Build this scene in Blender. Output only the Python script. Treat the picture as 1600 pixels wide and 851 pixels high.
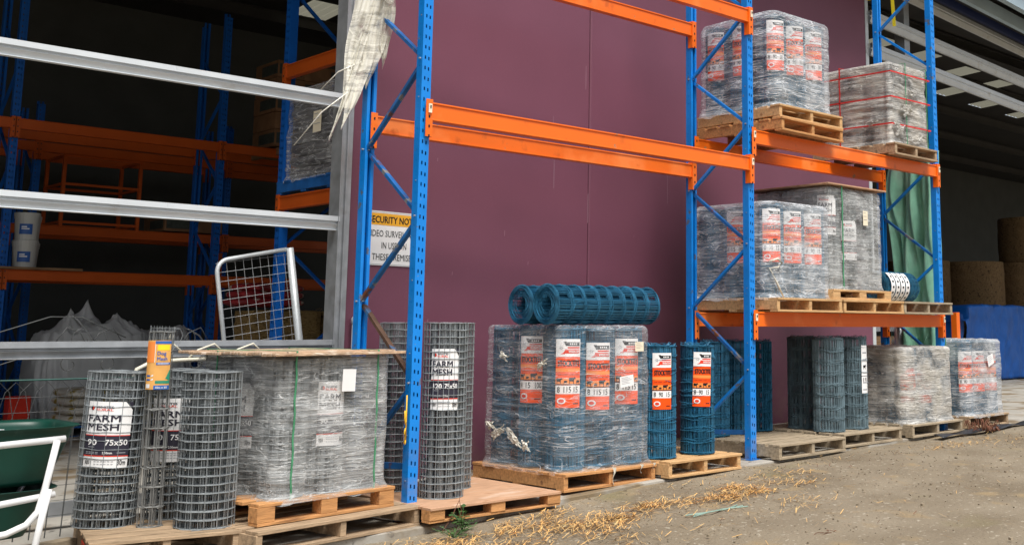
import bpy, math, random
import numpy as np
from mathutils import Vector, Matrix, noise
PI = math.pi
rad = math.radians
S = bpy.context.scene
for o in list(bpy.data.objects): bpy.data.objects.remove(o)
C = S.collection
rnd = random.Random(7)

# ------------------------------------------------------------------ camera
cam_d = bpy.data.cameras.new('camera'); cam = bpy.data.objects.new('camera', cam_d); C.objects.link(cam)
yaw, pitch, roll = 0.7897, 0.1483, 0.0031
Fw = Vector((math.sin(yaw)*math.cos(pitch), math.cos(yaw)*math.cos(pitch), math.sin(pitch)))
Rt = Vector((math.cos(yaw), -math.sin(yaw), 0)); Up = Rt.cross(Fw)
R2 = Rt*math.cos(roll)+Up*math.sin(roll); U2 = Up*math.cos(roll)-Rt*math.sin(roll)
M = Matrix((R2, U2, -Fw)).transposed().to_4x4(); M.translation = Vector((-4.3492, -6.6282, 1.1911))
cam.matrix_world = M
cam_d.sensor_width = 36; cam_d.lens = 1732.8/1600*36
cam_d.shift_x = (800-1025.5)/1600; cam_d.shift_y = (250.26-425.5)/1600
cam_d.clip_start = .05; cam_d.clip_end = 400
S.camera = cam
S.render.engine = 'CYCLES'
S.view_settings.view_transform = 'Standard'; S.view_settings.look = 'None'
S.view_settings.gamma = 1; S.view_settings.use_curve_mapping = False
S.view_settings.exposure = 0.68
S.cycles.transparent_max_bounces = 16
S.cycles.max_bounces = 8

# ------------------------------------------------------------------ sky and sun
SUN_EL, SUN_AZ = rad(60), rad(200)          # azimuth measured from +Y towards +X
W = bpy.data.worlds.new('World'); S.world = W; W.use_nodes = True
nt = W.node_tree; nt.nodes.clear()
sky = nt.nodes.new('ShaderNodeTexSky'); sky.sky_type = 'NISHITA'; sky.sun_disc = False
sky.sun_elevation = SUN_EL; sky.sun_rotation = SUN_AZ; sky.dust_density = 3.0; sky.air_density = 1.0
hs = nt.nodes.new('ShaderNodeHueSaturation'); hs.inputs['Saturation'].default_value = .35
bg = nt.nodes.new('ShaderNodeBackground'); bg.inputs['Strength'].default_value = .085
wo = nt.nodes.new('ShaderNodeOutputWorld')
nt.links.new(sky.outputs[0], hs.inputs['Color']); nt.links.new(hs.outputs[0], bg.inputs[0]); nt.links.new(bg.outputs[0], wo.inputs[0])
sd = bpy.data.lights.new('sun', 'SUN'); sd.energy = 2.6; sd.angle = rad(24); sd.color = (1, .96, .9)
sun = bpy.data.objects.new('sun', sd); C.objects.link(sun)
sdir = Vector((math.sin(SUN_AZ)*math.cos(SUN_EL), math.cos(SUN_AZ)*math.cos(SUN_EL), math.sin(SUN_EL)))
sun.rotation_euler = sdir.to_track_quat('Z', 'Y').to_euler(); sun.location = (-5, -10, 12)

# ------------------------------------------------------------------ helpers: materials
def mat(name, col, rough=.6, metal=0, var=.12, scale=6, bump=0, bscale=60, col2=None, stretch=(1, 1, 1), spots=None, spec=.4, detail=6):
    m = bpy.data.materials.new(name); m.use_nodes = True
    n = m.node_tree.nodes; l = m.node_tree.links; b = n['Principled BSDF']
    b.inputs['Roughness'].default_value = rough; b.inputs['Metallic'].default_value = metal
    b.inputs['Specular IOR Level'].default_value = spec
    tc = n.new('ShaderNodeTexCoord'); mp = n.new('ShaderNodeMapping'); mp.inputs['Scale'].default_value = stretch
    l.new(tc.outputs['Object'], mp.inputs[0])
    nz = n.new('ShaderNodeTexNoise'); nz.inputs['Scale'].default_value = scale; nz.inputs['Detail'].default_value = detail
    l.new(mp.outputs[0], nz.inputs['Vector'])
    cr = n.new('ShaderNodeValToRGB'); cr.color_ramp.elements[0].position = .3; cr.color_ramp.elements[1].position = .7
    c2 = col2 or tuple(min(1, c*(1+var)) for c in col); c1 = col if col2 else tuple(c*(1-var) for c in col)
    cr.color_ramp.elements[0].color = (*c1, 1); cr.color_ramp.elements[1].color = (*c2, 1)
    l.new(nz.outputs[0], cr.inputs[0]); out = cr.outputs[0]
    if spots:                                       # (colour, scale, threshold, softness)
        for (sc, ss, th, sf) in spots:
            n2 = n.new('ShaderNodeTexNoise'); n2.inputs['Scale'].default_value = ss; n2.inputs['Detail'].default_value = 8
            l.new(mp.outputs[0], n2.inputs['Vector'])
            r2 = n.new('ShaderNodeValToRGB'); r2.color_ramp.elements[0].position = th; r2.color_ramp.elements[1].position = min(1, th+sf)
            l.new(n2.outputs[0], r2.inputs[0])
            mx = n.new('ShaderNodeMixRGB'); mx.inputs[2].default_value = (*sc, 1)
            l.new(r2.outputs[0], mx.inputs[0]); l.new(out, mx.inputs[1]); out = mx.outputs[0]
    l.new(out, b.inputs['Base Color'])
    if bump:
        nb = n.new('ShaderNodeTexNoise'); nb.inputs['Scale'].default_value = bscale; nb.inputs['Detail'].default_value = 5
        l.new(mp.outputs[0], nb.inputs['Vector'])
        bp = n.new('ShaderNodeBump'); bp.inputs['Strength'].default_value = bump; bp.inputs['Distance'].default_value = .01
        l.new(nb.outputs[0], bp.inputs['Height']); l.new(bp.outputs[0], b.inputs['Normal'])
    return m

def film(name, base, crease, col=(.82, .84, .86), diag=.10, sc=1.0, rough=.18, tint2=None, wr=.5):
    """stretch film: thin clear sheet with haze patches and bright crease lines; see-through elsewhere"""
    m = bpy.data.materials.new(name); m.use_nodes = True
    n = m.node_tree.nodes; l = m.node_tree.links; b = n['Principled BSDF']
    b.inputs['Roughness'].default_value = rough; b.inputs['Base Color'].default_value = (*col, 1)
    b.inputs['Specular IOR Level'].default_value = .7
    tc = n.new('ShaderNodeTexCoord')
    def nz(rot, s, k, det=4, dist=.5):
        mp = n.new('ShaderNodeMapping'); mp.inputs['Scale'].default_value = s; mp.inputs['Rotation'].default_value = rot
        l.new(tc.outputs['Object'], mp.inputs[0])
        t = n.new('ShaderNodeTexNoise'); t.inputs['Scale'].default_value = k; t.inputs['Detail'].default_value = det; t.inputs['Roughness'].default_value = .6
        t.inputs['Distortion'].default_value = dist
        l.new(mp.outputs[0], t.inputs['Vector']); return t.outputs[0]
    def math_(op, a, c=None, clamp=False, d=None):
        q = n.new('ShaderNodeMath'); q.operation = op; q.use_clamp = clamp
        for i_, x in enumerate((a, c, d)):
            if x is None: continue
            if isinstance(x, (int, float)): q.inputs[i_].default_value = x
            else: l.new(x, q.inputs[i_])
        return q.outputs[0]
    def ridge(x, w):                                  # thin line where the noise crosses .5
        return math_('SUBTRACT', 1.0, math_('DIVIDE', math_('ABSOLUTE', math_('SUBTRACT', x, .5)), w), True)
    c1 = ridge(nz((diag, diag*.6, 0), (.22, .22, 2.6), 4.0*sc, 3, .15), .012)
    c2 = ridge(nz((-diag*2.2, -diag, 0), (.3, .3, 4.2), 4.5*sc, 3, .1), .014)
    c3 = ridge(nz((diag*4, diag*3, .3), (.7, .7, 2.2), 2.4*sc, 3, .5), .010)
    fine = nz((diag*.5, diag*.2, 0), (.5, .5, 15), 5*sc, 3, .1)
    haze = nz((0, 0, 0), (1, 1, 1.5), 2.6, 5)
    cre = math_('MAXIMUM', math_('MAXIMUM', c1, c2), c3)
    mh = n.new('ShaderNodeMapRange'); mh.inputs['From Min'].default_value = .36; mh.inputs['From Max'].default_value = .66
    mh.inputs['To Min'].default_value = base*.25; mh.inputs['To Max'].default_value = base*2.1; l.new(haze, mh.inputs[0])
    mf = n.new('ShaderNodeMapRange'); mf.inputs['From Min'].default_value = .35; mf.inputs['From Max'].default_value = .7
    mf.inputs['To Min'].default_value = .5; mf.inputs['To Max'].default_value = 1.5; l.new(fine, mf.inputs[0])
    a = math_('MULTIPLY', mh.outputs[0], mf.outputs[0])
    a = math_('MULTIPLY_ADD', cre, crease, False, a)
    lw = n.new('ShaderNodeLayerWeight'); lw.inputs[0].default_value = .2
    a = math_('MULTIPLY_ADD', lw.outputs['Facing'], .30, True, a)
    if tint2:
        mc = n.new('ShaderNodeMixRGB'); mc.inputs[1].default_value = (*col, 1); mc.inputs[2].default_value = (*tint2, 1)
        rr_ = n.new('ShaderNodeValToRGB'); rr_.color_ramp.elements[0].position = .45; rr_.color_ramp.elements[1].position = .62
        l.new(haze, rr_.inputs[0]); l.new(rr_.outputs[0], mc.inputs[0]); l.new(mc.outputs[0], b.inputs['Base Color'])
    hgt = math_('ADD', cre, math_('MULTIPLY', fine, 1.2))
    bp = n.new('ShaderNodeBump'); bp.inputs['Strength'].default_value = wr; bp.inputs['Distance'].default_value = .012
    l.new(hgt, bp.inputs['Height']); l.new(bp.outputs[0], b.inputs['Normal'])
    tr = n.new('ShaderNodeBsdfTransparent'); mix = n.new('ShaderNodeMixShader')
    l.new(a, mix.inputs[0]); l.new(tr.outputs[0], mix.inputs[1]); l.new(b.outputs[0], mix.inputs[2])
    l.new(mix.outputs[0], n['Material Output'].inputs['Surface'])
    return m

RUST = (.16, .06, .025)
MT = {}
MT['blue'] = mat('blue_paint', (.004, .23, .74), .36, var=.16, scale=3, spots=[((.10, .14, .22), 9, .645, .03), ((.20, .23, .26), 30, .70, .03)], spec=.5)
MT['blue_worn'] = mat('worn_blue_paint', (.01, .13, .40), .45, var=.3, scale=5, spots=[((.20, .21, .22), 9, .60, .05), (RUST, 6, .60, .06)], spec=.5)
MT['rusty'] = mat('rusty_brace', (.10, .055, .035), .75, var=.35, scale=18, spots=[((.03, .16, .36), 5, .60, .08)])
MT['blue_dark'] = mat('shaded_blue_paint', (.004, .10, .42), .45, var=.1, scale=3)  # darker copy of the rack blue, indoor shade painted in
MT['orange'] = mat('orange_paint', (.86, .155, .008), .36, var=.05, scale=2, spots=[((.42, .20, .10), 9, .69, .02), ((.95, .24, .05), 1.7, .55, .1), ((.60, .11, .01), 5, .62, .1)], spec=.5)
MT['orange_dark'] = mat('shaded_orange_paint', (.50, .085, .008), .45, var=.1, scale=2)  # rack orange darkened to carry the gloom inside the shed
MT['galv'] = mat('galvanised_steel', (.42, .44, .46), .42, .55, var=.16, scale=9, spots=[((.30, .30, .30), 5, .6, .15)])
MT['galv_white'] = mat('bright_galvanised_steel', (.62, .66, .68), .45, .35, var=.1, scale=5, spots=[((.4, .4, .38), 7, .62, .15)])
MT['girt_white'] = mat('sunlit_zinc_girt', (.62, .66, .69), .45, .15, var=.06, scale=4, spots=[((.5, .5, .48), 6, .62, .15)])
MT['wire'] = mat('galvanised_wire', (.34, .37, .385), .45, .45, var=.2, scale=12)
MT['wire_dull'] = mat('dull_wire', (.23, .235, .23), .55, .3, var=.25, scale=10)
MT['bwire'] = mat('blue_coated_wire', (.034, .168, .290), .40, .1, var=.3, scale=9)
MT['gwire'] = mat('weathered_blue_wire', (.15, .22, .255), .5, .15, var=.35, scale=7, spots=[((.32, .30, .26), 9, .68, .1)])
MT['white'] = mat('white_label', (.86, .86, .86), .45, var=.03)
MT['black'] = mat('black_ink', (.012, .012, .014), .5, var=.05)
MT['navy'] = mat('dark_label_ink', (.03, .028, .045), .45, var=.05)
MT['lorange'] = mat('label_orange', (.95, .085, .0), .45, var=.05)
MT['lorange2'] = mat('label_light_orange', (.93, .28, .06), .45, var=.05)
MT['lred'] = mat('label_red', (.75, .05, .02), .45, var=.05)
MT['lblue'] = mat('label_blue', (.04, .13, .42), .45, var=.05)
MT['ltan'] = mat('label_tan', (.80, .42, .12), .5, var=.15, scale=9)
MT['lyellow'] = mat('label_yellow', (.92, .70, .02), .5, var=.04)
MT['lgreen'] = mat('label_green', (.03, .26, .16), .5, var=.05)
MT['lgrey'] = mat('label_grey', (.32, .33, .36), .5, var=.05)
MT['lcream'] = mat('label_cream', (.85, .76, .58), .5, var=.05)
MT['signyellow'] = mat('sign_yellow', (.85, .42, .03), .4, var=.03)
def wood(name, c, v=.25, dirt=(.12, .09, .06), g=None):
    return mat(name, c, .8, var=v, scale=5, stretch=(1.2, 9, 9), bump=.35, bscale=22, spots=[(dirt, 3.0, .60, .12), (g or dirt, 7, .66, .08)])
MT['wood_new'] = wood('fresh_pine', (.58, .36, .17), .2, (.34, .18, .08))
MT['wood_old'] = wood('weathered_timber', (.38, .27, .17), .3, (.20, .15, .10), (.17, .16, .08))
MT['wood_grey'] = wood('grey_timber', (.36, .29, .20), .25, (.20, .16, .11))
MT['wood_red'] = wood('orange_pine', (.52, .26, .10), .25, (.26, .12, .05))
MT['wood_dark'] = wood('dark_timber', (.24, .14, .07), .3)
MT['lidwood'] = mat('splintered_lid_timber', (.50, .34, .22), .85, var=.35, scale=6, stretch=(1.5, 14, 6), bump=.8, bscale=20, spots=[((.72, .60, .48), 5, .55, .1), ((.26, .13, .07), 4, .60, .1)])
MT['ply'] = mat('plywood', (.52, .31, .19), .75, var=.16, scale=4, stretch=(1, 3, 3), bump=.15, spots=[((.36, .19, .10), 4, .58, .1), ((.62, .44, .32), 2.5, .6, .1)])
MT['blue_pallet'] = mat('blue_pallet_paint', (.01, .10, .33), .6, var=.25, scale=8)
MT['carton'] = mat('brown_carton', (.22, .115, .055), .75, var=.2, scale=6)
MT['cartonprint'] = mat('carton_print', (.05, .06, .05), .6, var=.3, scale=20)
MT['hay'] = mat('hay', (.26, .165, .06), .95, col2=(.44, .30, .12), scale=35, stretch=(1, 1, 3), bump=1.0, bscale=90, spots=[((.10, .06, .025), 20, .58, .1)])
MT['hay_dark'] = mat('old_hay', (.12, .072, .03), .95, col2=(.22, .14, .065), scale=30, bump=1.0, bscale=80, spots=[((.05, .03, .015), 16, .58, .1)])
MT['bulk'] = mat('woven_white_plastic', (.55, .56, .56), .5, var=.12, scale=4, bump=.4, bscale=12)
MT['bucket'] = mat('white_bucket_plastic', (.62, .62, .58), .45, var=.05)
MT['bin'] = mat('green_barrow_paint', (.004, .040, .028), .4, var=.3, scale=4, spots=[((.10, .16, .13), 5, .64, .15)])
MT['wtube'] = mat('white_tube_paint', (.75, .76, .76), .35, var=.06, scale=6, spots=[((.35, .28, .2), 9, .68, .05)])
MT['ctube'] = mat('cream_tube_paint', (.66, .63, .52), .4, var=.06)
MT['gfence'] = mat('green_coated_wire', (.02, .085, .07), .45, var=.2)
MT['fwire'] = mat('dark_fence_wire', (.09, .095, .095), .5, .4, var=.2)
MT['yellow'] = mat('yellow_plastic', (.85, .50, .03), .4, var=.05)
MT['yellowstrap'] = mat('yellow_strap', (.92, .72, .02), .5, var=.05)
MT['redstrap'] = mat('red_strap', (.62, .035, .03), .5, var=.15, scale=20)
MT['greenstrap'] = mat('green_strap', (.06, .26, .13), .5, var=.25, scale=20)
MT['redpaint'] = mat('red_paint', (.65, .03, .01), .5, var=.1)
MT['rawfilm'] = mat('bunched_film', (.66, .63, .54), .35, var=.12, scale=9, bump=.6, bscale=30, stretch=(3, 3, .5))
MT['greentarp'] = mat('faded_green_tarp', (.26, .56, .40), .6, var=.2, scale=5, bump=.2, bscale=200, spots=[((.30, .46, .36), 2.2, .5, .2)])
MT['bluetarp'] = mat('blue_tarp', (.003, .075, .32), .5, var=.18, scale=3, bump=.3, bscale=18)
MT['panelwall'] = mat('purple_painted_panel', (.176, .061, .097), .52, var=.06, scale=1.3, bump=.10, bscale=260, spots=[((.27, .10, .14), 180, .66, .03)])
def dusty(m, zt, col, amt):
    """splashed dust and scuffs low down on a painted surface"""
    n = m.node_tree.nodes; l = m.node_tree.links; b = n['Principled BSDF']; src = b.inputs['Base Color'].links[0].from_socket
    g_ = n.new('ShaderNodeNewGeometry'); sp = n.new('ShaderNodeSeparateXYZ'); l.new(g_.outputs['Position'], sp.inputs[0])
    mr = n.new('ShaderNodeMapRange'); mr.inputs['From Min'].default_value = zt; mr.inputs['From Max'].default_value = 0; mr.inputs['To Min'].default_value = 0; mr.inputs['To Max'].default_value = amt
    l.new(sp.outputs[2], mr.inputs[0])
    t = n.new('ShaderNodeTexNoise'); t.inputs['Scale'].default_value = 7; t.inputs['Detail'].default_value = 9; l.new(g_.outputs['Position'], t.inputs['Vector'])
    r_ = n.new('ShaderNodeValToRGB'); r_.color_ramp.elements[0].position = .42; r_.color_ramp.elements[1].position = .62; l.new(t.outputs[0], r_.inputs[0])
    mu = n.new('ShaderNodeMath'); mu.operation = 'MULTIPLY'; l.new(mr.outputs[0], mu.inputs[0]); l.new(r_.outputs[0], mu.inputs[1])
    mx = n.new('ShaderNodeMixRGB'); mx.inputs[2].default_value = (*col, 1); l.new(mu.outputs[0], mx.inputs[0]); l.new(src, mx.inputs[1]); l.new(mx.outputs[0], b.inputs['Base Color'])
dusty(MT['panelwall'], .7, (.22, .15, .12), .35); dusty(MT['blue'], .5, (.24, .20, .15), .6)
MT['darkpanel'] = mat('purple_panel_edge', (.10, .028, .05), .6)
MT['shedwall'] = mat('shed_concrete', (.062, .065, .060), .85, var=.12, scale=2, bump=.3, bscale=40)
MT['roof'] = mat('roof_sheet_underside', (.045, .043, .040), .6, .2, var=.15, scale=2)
MT['fascia'] = mat('painted_eave_beam', (.44, .57, .66), .5, var=.08, scale=2)
MT['redsack'] = mat('red_feed_sack', (.33, .03, .035), .45, var=.4, scale=9, spots=[((.7, .6, .5), 7, .6, .05)])
MT['yellowsack'] = mat('yellow_white_sack', (.62, .58, .50), .5, var=.1, scale=5, spots=[((.30, .22, .02), 5, .5, .05)])
MT['blacksack'] = mat('black_sack', (.035, .032, .038), .35, var=.3, scale=5, spots=[((.22, .03, .10), 9, .68, .03)])
MT['darkcrate'] = mat('dark_crate_plastic', (.015, .015, .02), .5)
MT['plastic_strip'] = mat('black_plastic_strip', (.03, .032, .038), .35, var=.2)
MT['leafbrown'] = mat('dead_leaf', (.14, .055, .03), .8, var=.4, scale=20)
MT['weed'] = mat('weed_leaf', (.05, .11, .03), .6, var=.35, scale=15)
MT['straw'] = mat('dry_straw', (.70, .42, .15), .8, var=.4, scale=8, spots=[((.66, .50, .24), 14, .55, .1)])
MT['film'] = film('clear_stretch_film', .085, .36, (.74, .77, .80))
MT['film_haze'] = film('hazy_stretch_film', .26, .45, (.72, .74, .76), sc=1.2)
MT['film_grey'] = film('grey_stretch_film', .23, .42, (.74, .76, .76), sc=1.5, diag=.06)
MT['film_dirty'] = film('dirty_stretch_film', .60, .5, (.70, .69, .66), tint2=(.56, .53, .47), sc=1.3, diag=.08, rough=.35, wr=.9)
MT['film_bright'] = film('bright_stretch_film', .20, .55, (.84, .88, .92), sc=1.2)
MT['film_black'] = film('film_over_black_bags', .14, .45, (.7, .7, .7), diag=.4, sc=.7)
MT['film_hang'] = film('hanging_torn_film', .95, .2, (.74, .72, .64), sc=.35, rough=.25, wr=.2)

# concrete slab, dirt
MT['slab'] = mat('pale_concrete', (.36, .34, .30), .85, var=.15, scale=3, bump=.25, bscale=60, spots=[((.20, .15, .09), 2.2, .5, .12), ((.12, .11, .10), 9, .64, .05)])
MT['dirt'] = mat('packed_dirt', (.165, .130, .086), .95, col2=(.265, .222, .160), scale=1.1, bump=1.0, bscale=45, detail=12,
                 spots=[((.36, .32, .25), 26, .62, .05), ((.10, .08, .055), 34, .66, .03), ((.20, .17, .09), .9, .62, .12), ((.28, .21, .12), 3.2, .58, .14)])
# translucent roof light
def rooflight():
    m = bpy.data.materials.new('fibreglass_roof_light'); m.use_nodes = True
    n = m.node_tree.nodes; l = m.node_tree.links
    t = n.new('ShaderNodeBsdfTranslucent'); t.inputs[0].default_value = (.16, .155, .12, 1)
    tr = n.new('ShaderNodeBsdfTransparent'); tr.inputs[0].default_value = (.13, .12, .09, 1)
    mx = n.new('ShaderNodeMixShader'); mx.inputs[0].default_value = .2
    l.new(t.outputs[0], mx.inputs[1]); l.new(tr.outputs[0], mx.inputs[2]); l.new(mx.outputs[0], n['Material Output'].inputs['Surface'])
    return m
MT['rooflight'] = rooflight()

# ------------------------------------------------------------------ helpers: geometry
class MB:
    def __init__(s): s.v = []; s.f = []; s.m = []; s.n = 0
    def add(s, vs, fs, mi=0):
        vs = np.asarray(vs, float).reshape(-1, 3); s.v.append(vs); o = s.n
        for f in fs: s.f.append([int(i)+o for i in f])
        s.m += [mi]*len(fs); s.n += len(vs); return s
    def box(s, c, d, rz=0, mi=0, rot=None):
        x, y, z = d[0]/2, d[1]/2, d[2]/2
        vs = [Vector((a*x, b*y, e*z)) for a in (-1, 1) for b in (-1, 1) for e in (-1, 1)]
        R = rot if rot is not None else Matrix.Rotation(rz, 3, 'Z')
        vs = [R @ v + Vector(c) for v in vs]
        return s.add([tuple(v) for v in vs], [(0, 1, 3, 2), (4, 6, 7, 5), (0, 4, 5, 1), (2, 3, 7, 6), (0, 2, 6, 4), (1, 5, 7, 3)], mi)
    def bar(s, a, b, w, t, up=(0, 0, 1), mi=0):
        """rectangular bar from a to b: w along 'up', t across"""
        a = Vector(a); b = Vector(b); d = (b-a); L = d.length; d.normalize(); u = Vector(up); u = (u-d*u.dot(d)).normalized(); q = d.cross(u)
        return s.box((a+b)/2, (L, t, w), rot=Matrix((d, q, u)).transposed(), mi=mi)
    def channel(s, a, b, w, t, th=.004, up=(0, 0, 1), mi=0, flip=1):
        """C-section: web w along up, flanges t deep"""
        a = Vector(a); b = Vector(b); d = (b-a).normalized(); u = Vector(up); u = (u-d*u.dot(d)).normalized(); q = d.cross(u)*flip
        s.bar(a, b, w, th, up, mi)
        for e in (-1, 1):
            s.bar(a+u*e*(w/2-th/2)+q*(t/2+th/2), b+u*e*(w/2-th/2)+q*(t/2+th/2), th, t, up, mi)
            s.bar(a+u*e*(w/2-.010)+q*t, b+u*e*(w/2-.010)+q*t, .012, th, up, mi)
        return s
    def tube(s, pts, r, n=3, closed=False, mi=0, up=None):
        P = np.asarray(pts, float); k = len(P)
        T = np.gradient(P, axis=0) if not closed else np.roll(P, -1, 0)-np.roll(P, 1, 0)
        T /= np.linalg.norm(T, axis=1)[:, None]+1e-12
        ref = np.array(up if up is not None else (0, 0, 1.0)); 
        A = np.cross(T, ref); bad = np.linalg.norm(A, axis=1) < .12
        A[bad] = np.cross(T[bad], np.array((0.97, .26, .0)))
        A /= np.linalg.norm(A, axis=1)[:, None]+1e-12; B = np.cross(A, T)
        rr = np.asarray(r, float)*np.ones(k)
        ang = np.arange(n)*2*PI/n
        V = (P[:, None, :] + rr[:, None, None]*(np.cos(ang)[None, :, None]*A[:, None, :]+np.sin(ang)[None, :, None]*B[:, None, :])).reshape(-1, 3)
        F = []
        for i in range(k if closed else k-1):
            j = (i+1) % k
            for q in range(n): F.append((i*n+q, i*n+(q+1) % n, j*n+(q+1) % n, j*n+q))
        if not closed: F.append(tuple(range(n))[::-1]); F.append(tuple((k-1)*n+q for q in range(n)))
        return s.add(V, F, mi)
    def cyl(s, a, b, r, n=20, mi=0): 
        return s.tube([a, b], r, n, mi=mi)
    def lathe(s, prof, n=24, c=(0, 0, 0), mi=0):
        V = []; F = []
        for (r, z) in prof:
            for i in range(n): V.append((c[0]+r*math.cos(2*PI*i/n), c[1]+r*math.sin(2*PI*i/n), c[2]+z))
        for j in range(len(prof)-1):
            for i in range(n): F.append((j*n+i, j*n+(i+1) % n, (j+1)*n+(i+1) % n, (j+1)*n+i))
        return s.add(V, F, mi)
    def grid(s, fn, nu, nv, mi=0, closed_u=False):
        V = [fn(i/(nu if closed_u else nu-1), j/(nv-1)) for j in range(nv) for i in range(nu)]
        F = []
        for j in range(nv-1):
            for i in range(nu if closed_u else nu-1):
                k = (i+1) % nu; F.append((j*nu+i, j*nu+k, (j+1)*nu+k, (j+1)*nu+i))
        return s.add(V, F, mi)
    def mesh(s, name, mats, smooth=False):
        me = bpy.data.meshes.new(name)
        me.from_pydata(np.concatenate(s.v).tolist(), [], s.f)
        for m in (mats if isinstance(mats, (list, tuple)) else [mats]): me.materials.append(MT[m] if isinstance(m, str) else m)
        me.polygons.foreach_set('material_index', s.m)
        if smooth: me.polygons.foreach_set('use_smooth', [True]*len(me.polygons))
        me.update(); return me
    def build(s, name, mats, parent=None, smooth=False, bevel=0, loc=None, rz=0):
        return put(name, s.mesh(name, mats, smooth), parent, bevel=bevel, loc=loc, rz=rz)
def put(name, me, parent=None, loc=None, rz=0, bevel=0, rot=None):
    o = bpy.data.objects.new(name, me); C.objects.link(o)
    if parent is not None: o.parent = parent
    if loc is not None: o.location = loc
    o.rotation_euler = rot if rot is not None else (0, 0, rz)
    if bevel:
        b = o.modifiers.new('bevel', 'BEVEL'); b.width = bevel; b.segments = 1; b.limit_method = 'ANGLE'
    return o
def tag(o, label, cat, group=None, kind=None):
    if label: o['label'] = label
    if cat: o['category'] = cat
    if group: o['group'] = group
    if kind: o['kind'] = kind
    return o
def thing(name, label, cat, loc=(0, 0, 0), rz=0, group=None):
    o = bpy.data.objects.new(name, None); C.objects.link(o); o.location = loc; o.rotation_euler = (0, 0, rz); o.empty_display_size = .1
    return tag(o, label, cat, group)
def dup(src, loc, rz=0, label=None, group=None, scale=None):
    def cp(o, par):
        c = o.copy(); C.objects.link(c); c.parent = par
        for ch in o.children: cp(ch, c)
        return c
    r = cp(src, None); r.location = loc; r.rotation_euler = (0, 0, rz)
    if label: r['label'] = label
    if group: r['group'] = group
    if scale: r.scale = scale
    return r
XS = [-40, -4, -2, 0, 1, 2, 3.6, 6, 8, 12, 60]; ZS = [-.5, -.16, -.13, -.12, -.07, -.03, 0, .04, .06, .08, .2]
def gz(x): return float(np.interp(x, XS, ZS))

# ------------------------------------------------------------------ text and labels
_tc = {}
def text2d(s, bold=0.0, shear=0):
    k = (s, bold, shear)
    if k in _tc: return _tc[k]
    cu = bpy.data.curves.new('t', 'FONT'); cu.body = s; cu.size = 1; cu.offset = bold; cu.resolution_u = 2; cu.shear = shear
    o = bpy.data.objects.new('t', cu); C.objects.link(o)
    dg = bpy.context.evaluated_depsgraph_get(); me = o.evaluated_get(dg).to_mesh()
    V = np.array([v.co[:] for v in me.vertices]).reshape(-1, 3)[:, :2]; F = [tuple(p.vertices) for p in me.polygons]
    o.evaluated_get(dg).to_mesh_clear(); bpy.data.objects.remove(o); bpy.data.curves.remove(cu)
    mn = V.min(0); mx = V.max(0); V = (V-mn)/(mx-mn)
    _tc[k] = (V, F, (mx-mn)[0]/(mx-mn)[1]); return _tc[k]
def slice2d(V, F, step=.012):
    """cut flat art into narrow vertical strips so that it can follow a round surface"""
    out = []; oF = []
    for f in F:
        P = [tuple(V[i]) for i in f]; x0 = min(p[0] for p in P); x1 = max(p[0] for p in P)
        a = math.floor(x0/step); b = math.ceil(x1/step)
        for k in range(a, b):
            Q = P
            for lim, sg in ((k*step, 1), ((k+1)*step, -1)):
                R_ = []
                for i in range(len(Q)):
                    p, q = Q[i], Q[(i+1) % len(Q)]; ip = (p[0]-lim)*sg >= -1e-9; iq = (q[0]-lim)*sg >= -1e-9
                    if ip: R_.append(p)
                    if ip != iq: t = (lim-p[0])/(q[0]-p[0]); R_.append((lim, p[1]+(q[1]-p[1])*t))
                Q = R_
                if len(Q) < 3: break
            if len(Q) >= 3: n0 = len(out); out += Q; oF.append(tuple(range(n0, n0+len(Q))))
    return np.array(out), oF
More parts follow.
